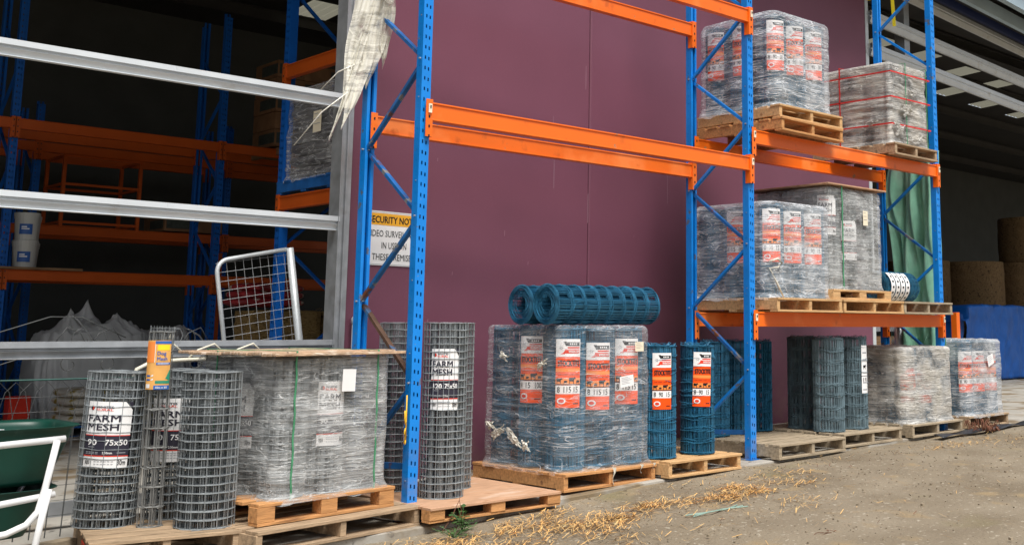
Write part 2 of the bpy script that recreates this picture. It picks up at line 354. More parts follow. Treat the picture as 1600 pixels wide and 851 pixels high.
class Label:
    """flat artwork in metres: rects, text, polygons; layer gives the paper / ink order"""
    def __init__(s, mats): s.mats = mats; s.items = []
    def rect(s, x0, z0, x1, z1, m, layer=0, nu=10):
        V = []; F = []
        nu = max(1, int((x1-x0)/.015)) if nu == 10 else nu
        for j in (0, 1):
            for i in range(nu+1): V.append((x0+(x1-x0)*i/nu, z0 if j == 0 else z1))
        for i in range(nu): F.append((i, i+1, nu+2+i, nu+1+i))
        s.items.append((np.array(V), F, m, layer)); return s
    def text(s, t, x0, z0, x1, z1, m, layer=2, bold=.0, shear=0):
        V, F, a = text2d(t, 0, shear)
        if bold:                                      # heavier stroke: the same letters printed again, shifted a hair
            q = bold*(z1-z0)*1.5
            for k_, (dx, dz) in enumerate(((-q, 0), (q, 0), (0, -q*.7), (0, q*.7))):
                s.items.append((V*np.array([x1-x0, z1-z0])+np.array([x0+dx, z0+dz]), F, m, layer+.12*(k_+1)))
        s.items.append((V*np.array([x1-x0, z1-z0])+np.array([x0, z0]), F, m, layer)); return s
    def poly(s, pts, m, layer=2): s.items.append((np.array(pts, float), [tuple(range(len(pts)))], m, layer)); return s
    def beast(s, x, z, w, m, kind=0, layer=2):
        B = [[(0, .35), (.08, .2), (.1, -.25), (.17, -.25), (.19, .12), (.6, .1), (.64, -.25), (.71, -.25), (.74, .2), (.8, .42), (.93, .36), (1, .46), (.93, .6), (.86, .72), (.76, .62), (.5, .6), (.15, .62), (.03, .55)],
             [(0, .3), (.05, -.2), (.12, -.2), (.14, .05), (.68, .05), (.7, -.2), (.78, -.2), (.8, .3), (.9, .3), (1, .4), (.95, .55), (.8, .6), (.4, .7), (.1, .6)]][kind % 2]
        s.poly([(x+a*w, z+b*w) for a, b in B], m, layer); return s
    def build_flat(s, mb, fn, sl=False):
        for V, F, m, layer in s.items:
            if sl: V, F = slice2d(V, F)
            if not len(F): continue
            mb.add([fn(p[0], p[1], layer) for p in V], F, m)
    def on_cyl(s, name, r, ang, z0, parent, label=None, tilt=0):
        mb = MB()
        def fn(u, v, L):
            u2 = u*math.cos(tilt)-v*math.sin(tilt); v2 = u*math.sin(tilt)+v*math.cos(tilt)
            a = ang+u2/r; q = r+.0012*L; return (q*math.cos(a), q*math.sin(a), z0+v2)
        s.build_flat(mb, fn, True)
        o = mb.build(name, s.mats, parent)
        if label: o['label'] = label
        return o
    def flat(s, name, parent, loc, ax, up, nrm, bend=0):
        mb = MB(); ax = Vector(ax).normalized(); up = Vector(up).normalized(); n = Vector(nrm).normalized(); loc = Vector(loc)
        s.build_flat(mb, lambda u, v, L: tuple(loc+ax*u+up*v+n*(L*.0015+bend*u*u)))
        return mb.build(name, s.mats, parent)

def stock_label(nums, w=.185, h=.50, main='STOCKTITE'):
    L = Label(['white', 'lorange', 'black', 'lorange2', 'lred', 'lgrey'])
    x0, x1 = -w/2, w/2
    L.rect(x0, 0, x1, h, 1, 0); L.rect(x0, h*.74, x1, h, 0, 1)
    L.rect(x0+w*.40, h*.90, x1-w*.04, h*.955, 2, 2); L.poly([(x0+w*.30, h*.965), (x0+w*.42, h*.965), (x0+w*.50, h*.90), (x0+w*.40, h*.90)], 2, 2)
    [L.rect(x0+w*(.55+.08*q), h*.915, x0+w*(.60+.08*q), h*.94, 0, 3) for q in range(4)]
    L.rect(x0+w*.46, h*.865, x1-w*.04, h*.885, 4, 2)
    L.rect(x0+w*.36, h*.79, x1-w*.04, h*.85, 4, 2); L.text('WARATAH', x0+w*.50, h*.80, x1-w*.07, h*.838, 0, 3, .02)
    L.poly([(x0+w*.18, h*.78), (x0+w*.36, h*.78), (x0+w*.40, h*.86), (x0+w*.30, h*.80)], 4, 2)
    for i in range(6):
        a = i*PI/3; cx_, cz_ = x0+w*.22, h*.87
        L.poly([(cx_+.006*math.cos(a+.5), cz_+.006*math.sin(a+.5)), (cx_+.02*math.cos(a), cz_+.02*math.sin(a)), (cx_+.006*math.cos(a-.5), cz_+.006*math.sin(a-.5))], 5, 2)
    L.text(main, x0+w*.10, h*.605, x1-w*.04, h*.69, 2, 2, .035)
    L.rect(x0, h*.52, x1, h*.575, 3, 1); L.text('FOR SHEEP LAMBS, PIGS', x0+w*.1, h*.47, x1-w*.06, h*.492, 2, 2)
    L.rect(x0, h*.33, x1, h*.345, 2, 1); L.rect(x0, h*.345, x1, h*.43, 3, 1)
    for i, (bx, bw) in enumerate(((.03, .25), (.33, .14), (.52, .28), (.82, .16))): L.beast(x0+w*bx, h*.345+bw*w*.25, w*bw, 2, i)
    L.rect(x0, h*.20, x1, h*.325, 0, 1)
    k = len(nums); ps = {3: (.07, .33, .72), 2: (.12, .5)}[k]; ws = {3: (.11, .28, .24), 2: (.25, .4)}[k]
    for t, p_, q_ in zip(nums, ps, ws): L.text(t, x0+w*p_, h*.222, x0+w*(p_+q_*(.7 if len(t) == 2 and k == 3 else 1)), h*.305, 2, 2, .01)
    ov = [(x0+w*.24+w*.17*math.cos(i*PI/8), h*.10+h*.045*math.sin(i*PI/8)) for i in range(16)]; L.poly(ov, 0, 2)
    ov = [(x0+w*.24+w*.11*math.cos(i*PI/8), h*.10+h*.026*math.sin(i*PI/8)) for i in range(16)]; L.poly(ov, 4, 3)
    L.rect(x1-w*.3, h*.055, x1-w*.08, h*.068, 2, 2)
    return L
def farm_label(size, w=.235, h=.40, tail='30m'):
    L = Label(['white', 'navy', 'black', 'lred', 'lgrey'])
    x0, x1 = -w/2, w/2
    L.poly([(x0, h*.5), (x1, h*.5), (x1, h*.88), (x1-w*.16, h), (x0, h)], 0, 0); L.rect(x0, 0, x1, h*.5, 0, 0)
    L.poly([(x1, h*.90), (x1, h*1.0), (x1-w*.12, h*1.0)], 1, 1)
    cx_, cz_ = x0+w*.13, h*.90
    L.poly([(cx_+.014*math.cos(i*PI/3), cz_+.014*math.sin(i*PI/3)) for i in range(6)], 1, 1)
    L.poly([(cx_+.002, cz_+.012), (cx_+.012, cz_+.008), (cx_+.012, cz_-.008), (cx_+.002, cz_-.012)], 3, 2)
    L.text('WHITES', x0+w*.23, h*.902, x0+w*.60, h*.935, 1, 2, .02); L.text('RURAL', x0+w*.23, h*.862, x0+w*.60, h*.895, 3, 2, .02)
    L.text('FARM', x0+w*.06, h*.70, x0+w*.76, h*.80, 1, 2, .03); L.text('MESH', x0+w*.06, h*.57, x0+w*.74, h*.67, 1, 2, .03)
    L.rect(x0, h*.19, x1, h*.485, 1, 1); L.rect(x0, h*.485, x1, h*.497, 3, 1); L.rect(x0, h*.175, x1, h*.19, 3, 1)
    L.text(size, x0+w*.10, h*.345, x0+w*(.32 if len(size) == 2 else .40), h*.43, 0, 2, .03)
    L.text('75x50', x0+w*.50, h*.345, x0+w*.95, h*.43, 0, 2, .02)
    L.rect(x0+w*.12, h*.313, x0+w*.28, h*.322, 4, 2); L.text('2.50mm', x0+w*.46, h*.215, x0+w*.66, h*.25, 0, 2, .02)
    [L.rect(x0+w*(.07+.08*q), h*z_, x0+w*(.13+.08*q), h*(z_+.010), 4, 2) for q in range(4) for z_ in (.213, .235)]; L.rect(x0+w*.75, h*.226, x0+w*.93, h*.238, 4, 2)
    for i in range(7): L.rect(x0+w*(.08+i*.018), h*.06, x0+w*(.088+i*.018+(.004 if i % 3 == 0 else 0)), h*.12, 2, 2)
    L.text(tail, x1-w*.22, h*.05, x1-w*.05, h*.13, 2, 2, .01); [L.rect(x0+w*(.3+.07*q), h*z_, x0+w*(.35+.07*q), h*(z_+.008), 4, 2) for q in range(6) for z_ in (.06, .10, .13)]
    return L
def dog_label(w=.15, h=.29):
    L = Label(['ltan', 'lyellow', 'lblue', 'white', 'lgreen', 'lorange2', 'black'])
    x0, x1 = -w/2, w/2
    L.rect(x0, 0, x1, h, 0, 0); L.rect(x0+w*.38, h*.93, x1, h*.99, 2, 1); L.rect(x0+w*.48, h*.80, x0+w*.93, h*.91, 1, 1)
    L.rect(x0+w*.38, h*.55, x0+w*.40, h*.93, 3, 1); L.rect(x0, h*.55, x0+w*.36, h*.97, 5, 1)
    L.text('Dog', x0+w*.48, h*.68, x0+w*.80, h*.775, 2, 2, .02); L.text('Mesh', x0+w*.48, h*.59, x0+w*.85, h*.665, 2, 2, .02)
    L.rect(x0+w*.45, h*.50, x1-w*.02, h*.55, 2, 1); L.rect(x0+w*.5, h*.52, x1-w*.08, h*.533, 3, 2)
    L.poly([(x1, h*.18), (x1, h*.42), (x1-w*.18, h*.22)], 4, 1); L.rect(x0+w*.45, h*.12, x1, h*.18, 4, 1)
    for z in (.26, .18): L.rect(x0+w*.06, h*z, x0+w*.24, h*(z+.035), 2, 1); L.poly([(x0+w*.27, h*z), (x0+w*.36, h*(z+.01)), (x0+w*.37, h*(z+.045)), (x0+w*.29, h*(z+.03))], 3, 1)
    L.rect(x0+w*.05, h*.03, x0+w*.24, h*.11, 3, 1); L.rect(x0+w*.4, 0, x1, h*.085, 2, 1); L.text('10m x 60', x0+w*.48, h*.02, x1-w*.1, h*.065, 3, 2, .01)
    return L

# ------------------------------------------------------------------ wire rolls
def spiral(mb, z, r0, r1, turns, seg, wr, zj=0, phase=0, rj=0, n=3, R=None, mi=0):
    R = R or rnd; k = int(turns*seg); a = np.linspace(0, 2*PI*turns, k+1)+phase
    r = r0+(r1-r0)*np.linspace(0, 1, k+1)
    zz = np.full(k+1, z, float)
    if zj:
        for q in range(5):
            zz += zj*(.55/(1+.4*q))*np.sin(a*(1.3+q*1.57+R.random())+R.random()*6)
            r = r+(rj/(1+q))*np.sin(a*(2.1+q*1.9+R.random())+R.random()*6)
    mb.tube(np.stack([r*np.cos(a), r*np.sin(a), zz], 1), wr, n, mi=mi)
def mesh_roll(h, r, seed, sp=.05, turns=16, stay=.075, wr=.0022, mat_='wire', rin=None):
    R = random.Random(seed); mb = MB(); rin = rin or r*.55; nz = int(round(h/sp))
    ph = R.random()*6
    for i in range(nz+1):
        spiral(mb, i*h/nz+R.uniform(-.001, .001), r, rin, turns, 34, wr, phase=ph, zj=.0032, R=R)
        if i in (0, nz): spiral(mb, i*h/nz, r-.003, rin+.004, turns, 34, wr, phase=ph+2)
    L = 0; a = 0
    while a < 2*PI*turns:
        q = r+(rin-r)*a/(2*PI*turns); a += stay/q
        j = R.uniform(-.01, .01)
        A = a+ph
        mb.tube([((q)*math.cos(A), (q)*math.sin(A), 0), ((q)*math.cos(A+j), (q)*math.sin(A+j), h)], wr, 3)
    return mb.mesh('wire_roll', mat_)
def stock_roll(h, r, seed, lines=9, turns=11, wr=.0021, mat_='bwire', rin=None, stays=260, zj=.010):
    R = random.Random(seed); mb = MB(); rin = rin or r*.5
    for i in range(lines+1):
        z = .012+i*(h-.024)/lines
        for k in range(7):
            spiral(mb, z+R.uniform(-.022, .022)*(1 if 0 < i < lines else .3), r-.0015*k+.003, r*.76 if k < 6 else rin, turns*(.34 if k < 6 else .7), 28, wr, zj=zj if 0 < i < lines else zj*.7, phase=R.random()*6, rj=.0015, R=R)
    for i in range(stays):
        q = r-(r-rin)*(R.random()**2.2)*.9-.006; A = R.random()*2*PI; pts = []
        for k in range(lines*2+1):
            z = .012+k*(h-.024)/(lines*2); A2 = A+.006*math.sin(k*1.7+i)+.008*R.uniform(-1, 1); q2 = q+(.002 if k % 2 else 0)
            pts.append((q2*math.cos(A2), q2*math.sin(A2), z))
        mb.tube(pts, wr, 3)
    for i in range(26):                             # loose loops on the top
        A = R.random()*2*PI; q = r*R.uniform(.6, 1.0); z = h-.01; B = A+R.uniform(.3, .9)
        mb.tube([(q*math.cos(A+(B-A)*t), q*math.sin(A+(B-A)*t), z+.035*math.sin(PI*t)*R.uniform(.6, 1)) for t in (0, .25, .5, .75, 1)], wr, 3)
    return mb.mesh('fence_roll', mat_)
ROLL90 = mesh_roll(.90, .175, 3); ROLL90b = mesh_roll(.90, .175, 4)
ROLL120 = mesh_roll(1.20, .155, 5)
ROLLDOG = mesh_roll(.82, .062, 6, sp=.082, turns=4, stay=.05, wr=.0022, mat_='wire_dull', rin=.04)
BL = [stock_roll(.90, .122, 11+i) for i in range(3)]
BLW = [stock_roll(1.0, .165, 21+i, turns=9, stays=260) for i in range(2)]
GBL = [stock_roll(.92, .16, 31+i, mat_='gwire', lines=8, stays=300, zj=.014) for i in range(2)]
LAY = stock_roll(1.16, .15, 41, lines=8, turns=16, rin=.055, stays=300, zj=.006)

# ------------------------------------------------------------------ THE SETTING
mb = MB()                                            # one sheet of dirt, to the horizon
xs = np.concatenate([np.linspace(-120, -8, 12), np.linspace(-6, 12, 150), np.linspace(15, 140, 14)])
ys = np.concatenate([np.linspace(-120, -14, 10), np.linspace(-11, .6, 110), np.linspace(4, 160, 10)])
V = []; F = []
for y in ys:
    for x in xs:
        z = gz(x)-.022
        if -8 < x < 14 and -12 < y < 1:
            z += .016*noise.noise(Vector((x*1.1, y*1.1, 0)))+.007*noise.noise(Vector((x*5, y*5, 3)))
            if y < -1.0: z -= .012*min(3, -1-y)
            if x < 1.2: z -= 0.02
            for yy in (-1.75, -3.35): z -= .016*math.exp(-((y-yy-.12*math.sin(x*.5))/.13)**2)-.010*math.exp(-((y-yy-.2-.12*math.sin(x*.5))/.09)**2)
        elif y >= 1: z -= .12
        V.append((x, y, z))
nx = len(xs)
for j in range(len(ys)-1):
    for i in range(nx-1): F.append((j*nx+i, j*nx+i+1, (j+1)*nx+i+1, (j+1)*nx+i))
mb.add(V, F); g = mb.build('ground', 'dirt', smooth=True); tag(g, None, None, kind='structure')
mb = MB()                                            # concrete slab of the shed, rough edge towards the yard
V = []; F = []; xs2 = np.concatenate([np.linspace(-30, -5, 4), np.linspace(-4, 12, 60), np.linspace(14, 45, 5)])
for i, x in enumerate(xs2):
    e = -.21+.035*max(0, x-2)*.55+.012*noise.noise(Vector((x*3, 0, 0)))
    z = gz(x)
    V += [(x, e, z-.3), (x, e, z-.006), (x, e+.02, z), (x, 2.5, z), (x, 26, z)]
for i in range(len(xs2)-1):
    for k in range(4): a = i*5+k; F.append((a, a+5, a+6, a+1))
mb.add(V, F); tag(mb.build('concrete_floor', 'slab'), None, None, kind='structure')

def wallY(x): return 1.374+.084*x
# purple precast wall: two panels with a joint
wt = thing('painted_wall', 'tall maroon purple concrete wall with a vertical joint behind the racking', 'wall', (0, 0, 0))
rz = math.atan(.084)
def panel(x0, x1, name='wall_panel'):
    mb = MB(); c = ((x0+x1)/2, (wallY(x0)+wallY(x1))/2+.09*1, 3.3)
    mb.box(c, ((x1-x0)/math.cos(rz), .18, 7.4), rz); return mb.build(name, 'panelwall', wt, bevel=.012)
panel(.215, 3.005); panel(3.018, 5.86); panel(5.872, 8.69)
mb = MB(); mb.box((8.75, wallY(8.75)+.02, 3.3), (.085, .03, 7.4), rz); mb.build('edge_flashing', 'galv_white', wt)
mb = MB()
for (x, z0, z1) in ((2.50, 3.0, 3.22), (2.52, 2.5, 2.85), (3.95, 2.8, 3.05), (4.25, 2.5, 2.9), (4.27, 3.0, 3.2), (3.2, 1.3, 1.42), (3.28, 1.35, 1.45), (.9, 2.1, 2.2), (7.9, 4.2, 4.35), (1.3, 1.62, 1.66), (3.35, 1.28, 1.40), (3.42, 1.33, 1.38), (2.95, 3.55, 3.8), (1.9, 2.0, 2.06), (1.1, 2.6, 2.64), (3.7, 2.1, 2.13), (2.2, 1.75, 1.79), (1.05, 1.22, 1.25), (3.0, 2.2, 2.5)):
    y = wallY(x)-.0022
    mb.add([(x, y, z0), (x+.006, y, z0+.01), (x+.007, y, z1), (x+.001, y, z1-.01)], [(0, 1, 2, 3)])
MT['scuff'] = mat('pale_scuff', (.30, .17, .22), .7)
mb.build('scratches', 'scuff', wt)

# shed shell: back wall, side walls, roof with roof lights
sh = thing('shed', 'large dark open fronted shed with grey concrete back wall and steel roof', 'shed', (0, 0, 0))
mb = MB()
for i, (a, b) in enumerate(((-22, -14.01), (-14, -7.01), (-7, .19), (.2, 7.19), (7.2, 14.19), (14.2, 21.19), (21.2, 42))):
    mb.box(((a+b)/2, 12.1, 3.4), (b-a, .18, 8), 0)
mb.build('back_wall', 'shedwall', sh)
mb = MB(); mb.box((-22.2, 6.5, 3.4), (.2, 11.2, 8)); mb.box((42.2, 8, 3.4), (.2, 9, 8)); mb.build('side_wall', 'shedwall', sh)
mb = MB(); lights = []
y0r, y1r = .75, 12.2
def zr(y): return 7.0-.06*(y-1)
x = -22.0; k = 0
rl = []
RL = [(13.9, 5.0, 5.7), (15.5, 5.0, 5.7), (17.3, 5.1, 5.8), (19.0, 5.2, 5.9), (18.7, 6.2, 6.8), (20.6, 6.3, 6.9), (22.5, 6.3, 6.9), (4.55, 9.8, 10.7), (24.4, 6.5, 7.1)]
xe = sorted(set([-22.4, 42.4]+[c-.34 for c, a, b in RL]+[c+.34 for c, a, b in RL]))
for a, b in zip(xe[:-1], xe[1:]):
    mid = (a+b)/2; cuts = sorted([(ya, yb) for c, ya, yb in RL if c-.34 < mid < c+.34]); y_ = y0r
    for ya, yb in cuts+[(y1r, y1r)]:
        if ya > y_: mb.add([(a, y_, zr(y_)), (b, y_, zr(y_)), (b, ya, zr(ya)), (a, ya, zr(ya))], [(0, 1, 2, 3)])
        y_ = yb
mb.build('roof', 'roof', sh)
for c, ya, yb in RL:
    lm = MB(); n = 8
    for i in range(n):
        xa = c-.34+.68*i/n; xb = c-.34+.68*(i+1)/n; dz = .03 if i % 2 else 0
        lm.add([(xa, ya, zr(ya)+dz), (xb, ya, zr(ya)+.03-dz), (xb, yb, zr(yb)+.03-dz), (xa, yb, zr(yb)+dz)], [(0, 1, 2, 3)])
    lm.build('roof_light', 'rooflight', sh)
for y in (2.6, 4.1, 5.6, 7.3, 8.9, 10.6):
    pm = MB(); pm.channel((-22, y, zr(y)-.14), (42, y, zr(y)-.14), .2, .07); pm.build('purlin', 'roof', sh)
# eave beam and gutter, running along the open front on the right
def wl(x, off): return (x-off*-.084*0, wallY(x)+off)
em = MB()
def ev(x, off, z): return (x, wallY(x)+off-.374, z)
em.bar(ev(8.75, -.2, 6.285), ev(24, -.2, 6.285), .21, .08); em.build('eave_beam', 'fascia', sh)
em = MB(); em.bar(ev(8.75, -.02, 6.16), ev(24, -.02, 6.16), .12, .05); MT['flange_shade'] = mat('shaded_flange_navy', (.004, .012, .07), .5)  # second flange below the eave beam, its shadow put into the navy colour
em.build('shaded_flange', 'flange_shade', sh)
em = MB(); em.bar(ev(8.75, -.7, 6.26), ev(24, -.7, 6.26), .19, .10); em.build('gutter', 'fascia', sh)
em = MB(); em.add([ev(5, -.70, 6.37), ev(24, -.70, 6.37), ev(24, .6, 7.03), ev(5, .6, 7.03)], [(0, 1, 2, 3)]); em.build('soffit', 'roof', sh)

# galvanised girts and posts of the open bays
gt = 'horizontal galvanised girts across the open bays'
def girt(a, b, label, m='girt_white', h=.115):
    mb = MB(); a = Vector(a); b = Vector(b); d = (b-a).normalized(); q = Vector((d.y, -d.x, 0)); up = Vector((0, 0, 1))
    k = h/2                                            # section: bright lip, groove, leaning web, bottom lip
    prof = [(0, .9*k), (.035, 1.0*k), (.052, .96*k), (.054, .28*k), (.030, .16*k), (.030, .0), (.046, -.10*k), (.020, -.80*k), (.036, -.94*k), (.030, -1.0*k), (0, -1.0*k)]
    n = 40; V = []; F = []
    for i in range(n+1):
        p = a+(b-a)*i/n
        for (o, z) in prof: V.append(tuple(p+q*o+up*z))
    L = len(prof)
    for i in range(n):
        for t_ in range(L): u_ = (t_+1) % L; F.append((i*L+t_, i*L+u_, (i+1)*L+u_, (i+1)*L+t_))
    mb.add(V, F)
    for t_ in (.25, .52, .81): p = a+(b-a)*t_; mb.box(p+q*.0545+up*(.6*k), (.004, .002, h*.34))
    return tag(mb.build('girt', m), label, 'girt', gt)
girt((-7, 1.4, 2.982), (.125, 1.4, 2.982), 'uppermost galvanised rail across the left shed opening')
girt((-7, 1.4, 1.99), (.125, 1.4, 1.99), 'galvanised rail across the left opening behind the white buckets, second from the top')
girt((-7, 1.4, 1.022), (.125, 1.4, 1.022), 'galvanised rail just above the grey mesh rolls, at waist height', m='galv')
mb = MB(); mb.bar((-7, 1.42, .0), (-.3, 1.42, .0), .09, .05); tag(mb.build('girt', 'galv'), 'low galvanised bottom rail at ground level behind the green wheelbarrow', 'girt', gt)
mb = MB(); mb.channel((.165, 1.36, -.15), (.165, 1.36, 6.9), .10, .07, .003, up=(1, 0, 0), flip=1)
mb.box((.165, 1.345, 3.3), (.012, .012, 7.0)); mb.box((.11, 1.42, 3.3), (.004, .16, 7.0))
tag(mb.build('steel_post', 'galv'), 'tall galvanised steel post at the left end of the purple wall', 'post')
mb = MB(); mb.tube([(.305, 1.34, -.12), (.305, 1.34, 1.22)], .034, 18); mb.lathe([(.0, 1.262), (.03, 1.258), (.042, 1.24), (.042, 1.215), (.036, 1.20)], 20, (.305, 1.34, 0))
tag(mb.build('bollard', 'galv_white', smooth=True), 'short speckled galvanised tube with a round cap beside the rear blue upright', 'bollard')
for z, lab in ((6.19, 'uppermost bright galvanised rail of the right shed opening'), (5.60, 'middle bright galvanised rail of the right shed opening'), (5.12, 'lowest galvanised rail of the right shed opening, over the roof lights')):
    girt((8.8, wallY(8.8), z), (24, wallY(24), z), lab, h=.19)
mb = MB(); mb.channel((10.0, wallY(10.0)+.02, -.1), (10.0, wallY(10.0)+.02, 6.9), .17, .16, .005, up=(1, .084, 0), flip=1)
tag(mb.build('steel_post', 'galv'), 'galvanised steel post in the right opening, seen behind the end rack frame', 'post')

# ------------------------------------------------------------------ pallet racking
def post_mesh(H, w=.078, d=.07, t=.0022, pitch=.0762, mats='blue', back=False):
    """perforated upright with real slots; web faces -Y, open towards +Y"""
    mb = MB(); s = 1; 
    cols = [-w/2, -.020, -.009, .009, .020, w/2]
    n = int(H/pitch)
    for k in range(n):
        z0 = k*pitch; za = z0+.024; zb = z0+.024+.026; z1 = z0+pitch
        for c in range(5):
            x0, x1 = cols[c], cols[c+1]
            if c in (1, 3):
                o = .006 if c == 3 else -.0
                mb.add([(x0, 0, z0), (x1, 0, z0), (x1, 0, za-o), (x0, 0, za-o)], [(0, 1, 2, 3)]); mb.add([(x0, 0, zb-o), (x1, 0, zb-o), (x1, 0, z1), (x0, 0, z1)], [(0, 1, 2, 3)])
            else: mb.add([(x0, 0, z0), (x1, 0, z0), (x1, 0, z1), (x0, 0, z1)], [(0, 1, 2, 3)])
        for sx in (-w/2, w/2):                        # side flanges with a small round-ish hole
            ys_ = (0, .030, .037, d)
            for c in range(3):
                ya, yb = ys_[c], ys_[c+1]
                if c == 1: mb.add([(sx, ya, z0), (sx, yb, z0), (sx, yb, z0+.05), (sx, ya, z0+.05)], [(0, 1, 2, 3)]); mb.add([(sx, ya, z0+.058), (sx, yb, z0+.058), (sx, yb, z1), (sx, ya, z1)], [(0, 1, 2, 3)])
                else: mb.add([(sx, ya, z0), (sx, yb, z0), (sx, yb, z1), (sx, ya, z1)], [(0, 1, 2, 3)])
    for sx in (-1, 1):
        mb.box((sx*(w/2-.012), d, H/2), (.024, .003, H)); mb.box((sx*(w/2-.024), d-.012, H/2), (.003, .024, H))
    me = mb.mesh('post', mats)
    return me
POST = post_mesh(5.9)
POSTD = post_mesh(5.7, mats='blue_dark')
def post_at(name, me, parent, x, y, z, flip=False, par=None):
    o = put(name, me, parent, (x, y, z), PI if flip else 0)
    return o
def beam(parent, xa, xb, y, ztop, front=-1, m='orange', h=.135, lock=True, th=.05, name='beam'):
    """front=-1: faces -Y ; connectors at both ends"""
    mb = MB()
    zc = ztop-h/2
    mb.box(((xa+xb)/2, y, zc), (xb-xa, th, h))
    f = y+front*(th/2+.004)
    mb.box(((xa+xb)/2, f, ztop-.008), (xb-xa-.004, .010, .012)); mb.box(((xa+xb)/2, f, ztop-h+.008), (xb-xa-.004, .010, .012))
    b = mb.build(name, m, parent, bevel=.002)
    for x, s in ((xa, 1), (xb, -1)):
        mb = MB(); mb.box((x+s*.0, y+.008*front, ztop-.118), (.006, .06, .27)); mb.box((x-s*.027, y+front*(th/2+.013), ztop-.118), (.056, .005, .27))
        for q in (0.02, .10, .17, .24): mb.box((x-s*.027, y+front*(th/2+.017), ztop-.008-q), (.012, .004, .018), mi=1)
        c = mb.build('connector', [m, 'black'], b)
        if lock:
            mb = MB(); mb.box((x-s*.026, y+front*(th/2+.024), ztop-.05), (.026, .008, .065)); mb.box((x-s*.026, y+front*(th/2+.030), ztop-.040), (.008, .006, .02), mi=1)
            mb.build('lock_clip', ['lcream', 'black'], b)
    return b
rack = thing('pallet_rack', 'tall blue and orange pallet racking standing outside against the purple wall', 'pallet rack', (0, 0, 0))
W1, W2_, D_ = 3.60, 6.944, .765
NR = [(.20, 1), (.80, 0), (1.365, 1), (1.95, 0), (2.50, 1), (3.08, 0), (3.62, 1), (4.2, 0), (4.75, 1), (5.3, 0)]
for fi, X in enumerate((0, W1, W2_)):
    fr = thing('upright_frame', None, None, (0, 0, 0)); fr.parent = rack
    zb = gz(X)-.03
    post_at('front_post', POST, fr, X, 0, zb); post_at('rear_post', POST, fr, X, D_+.035, zb, flip=True)
    mb = MB()
    for i in range(len(NR)-1):
        (za, ka), (zb_, kb) = NR[i], NR[i+1]
        ya = D_-.03 if ka else .045; yb = D_-.03 if kb else .045
        m = 'blue'
        if fi == 0: m = {0: 'blue_worn', 1: 'rusty', 2: 'blue_worn', 3: 'blue_worn', 4: 'blue_worn', 5: 'blue_worn'}.get(i, 'blue')
        elif i in (1, 3): m = 'blue_worn'
        b = MB(); o = .012 if i % 2 else -.012
        A_, B_ = (X+o, ya, za+.02), (X+o, yb, zb_-.02)
        b.channel(A_, B_, .036, .022, .003, up=(1, 0, 0), flip=1 if i % 2 else -1); b.build('brace', m, fr)
    b = MB(); b.channel((X-.01, .06, .24), (X-.01, D_-.03, .20), .04, .022, .003); b.build('brace', 'blue_worn', fr)
    b = MB()
    for z, k in NR:
        y = D_-.008 if k else .025
        b.cyl((X-.052, y, z), (X+.052, y, z), .007, 8)
    for z in (.15, .45, 1.0, 1.5, 2.2, 2.8, 3.4, 4.0): b.cyl((X-.043, .03, z+fi*.04), (X-.0385, .03, z+fi*.04), .005, 6)
    b.build('bolts', 'galv', fr)
    b = MB(); b.box((X, .035, zb+.032), (.16, .13, .006)); b.build('base_plate', 'blue_worn', fr)
e = .042
for (xa, xb, zt) in ((e, W1-e, 2.766), (e, W1-e, 4.191), (W1+e, W2_-e, 3.03), (W1+e, W2_-e, 1.324)):
    beam(rack, xa, xb, .01, zt, -1)
    beam(rack, xa, xb, D_-.02, zt, 1 if False else -1, lock=False)
# yellow hook hanging on the first upright
mb = MB()
mb.tube([(-.055, .02, .72), (-.055, .02, .40)], .005, 6); mb.tube([(-.055, .02, .55), (-.075, .0, .53), (-.085, -.01, .56), (-.085, -.01, .62)], .005, 6)
mb.tube([(-.055, .02, .42), (-.07, .005, .395), (-.085, -.01, .41), (-.085, -.01, .48), (-.072, 0, .50), (-.055, .02, .49)], .005, 6)
tag(mb.build('plastic_hook', 'yellow', smooth=True), 'yellow plastic double hook clipped on the left front blue upright', 'hook')

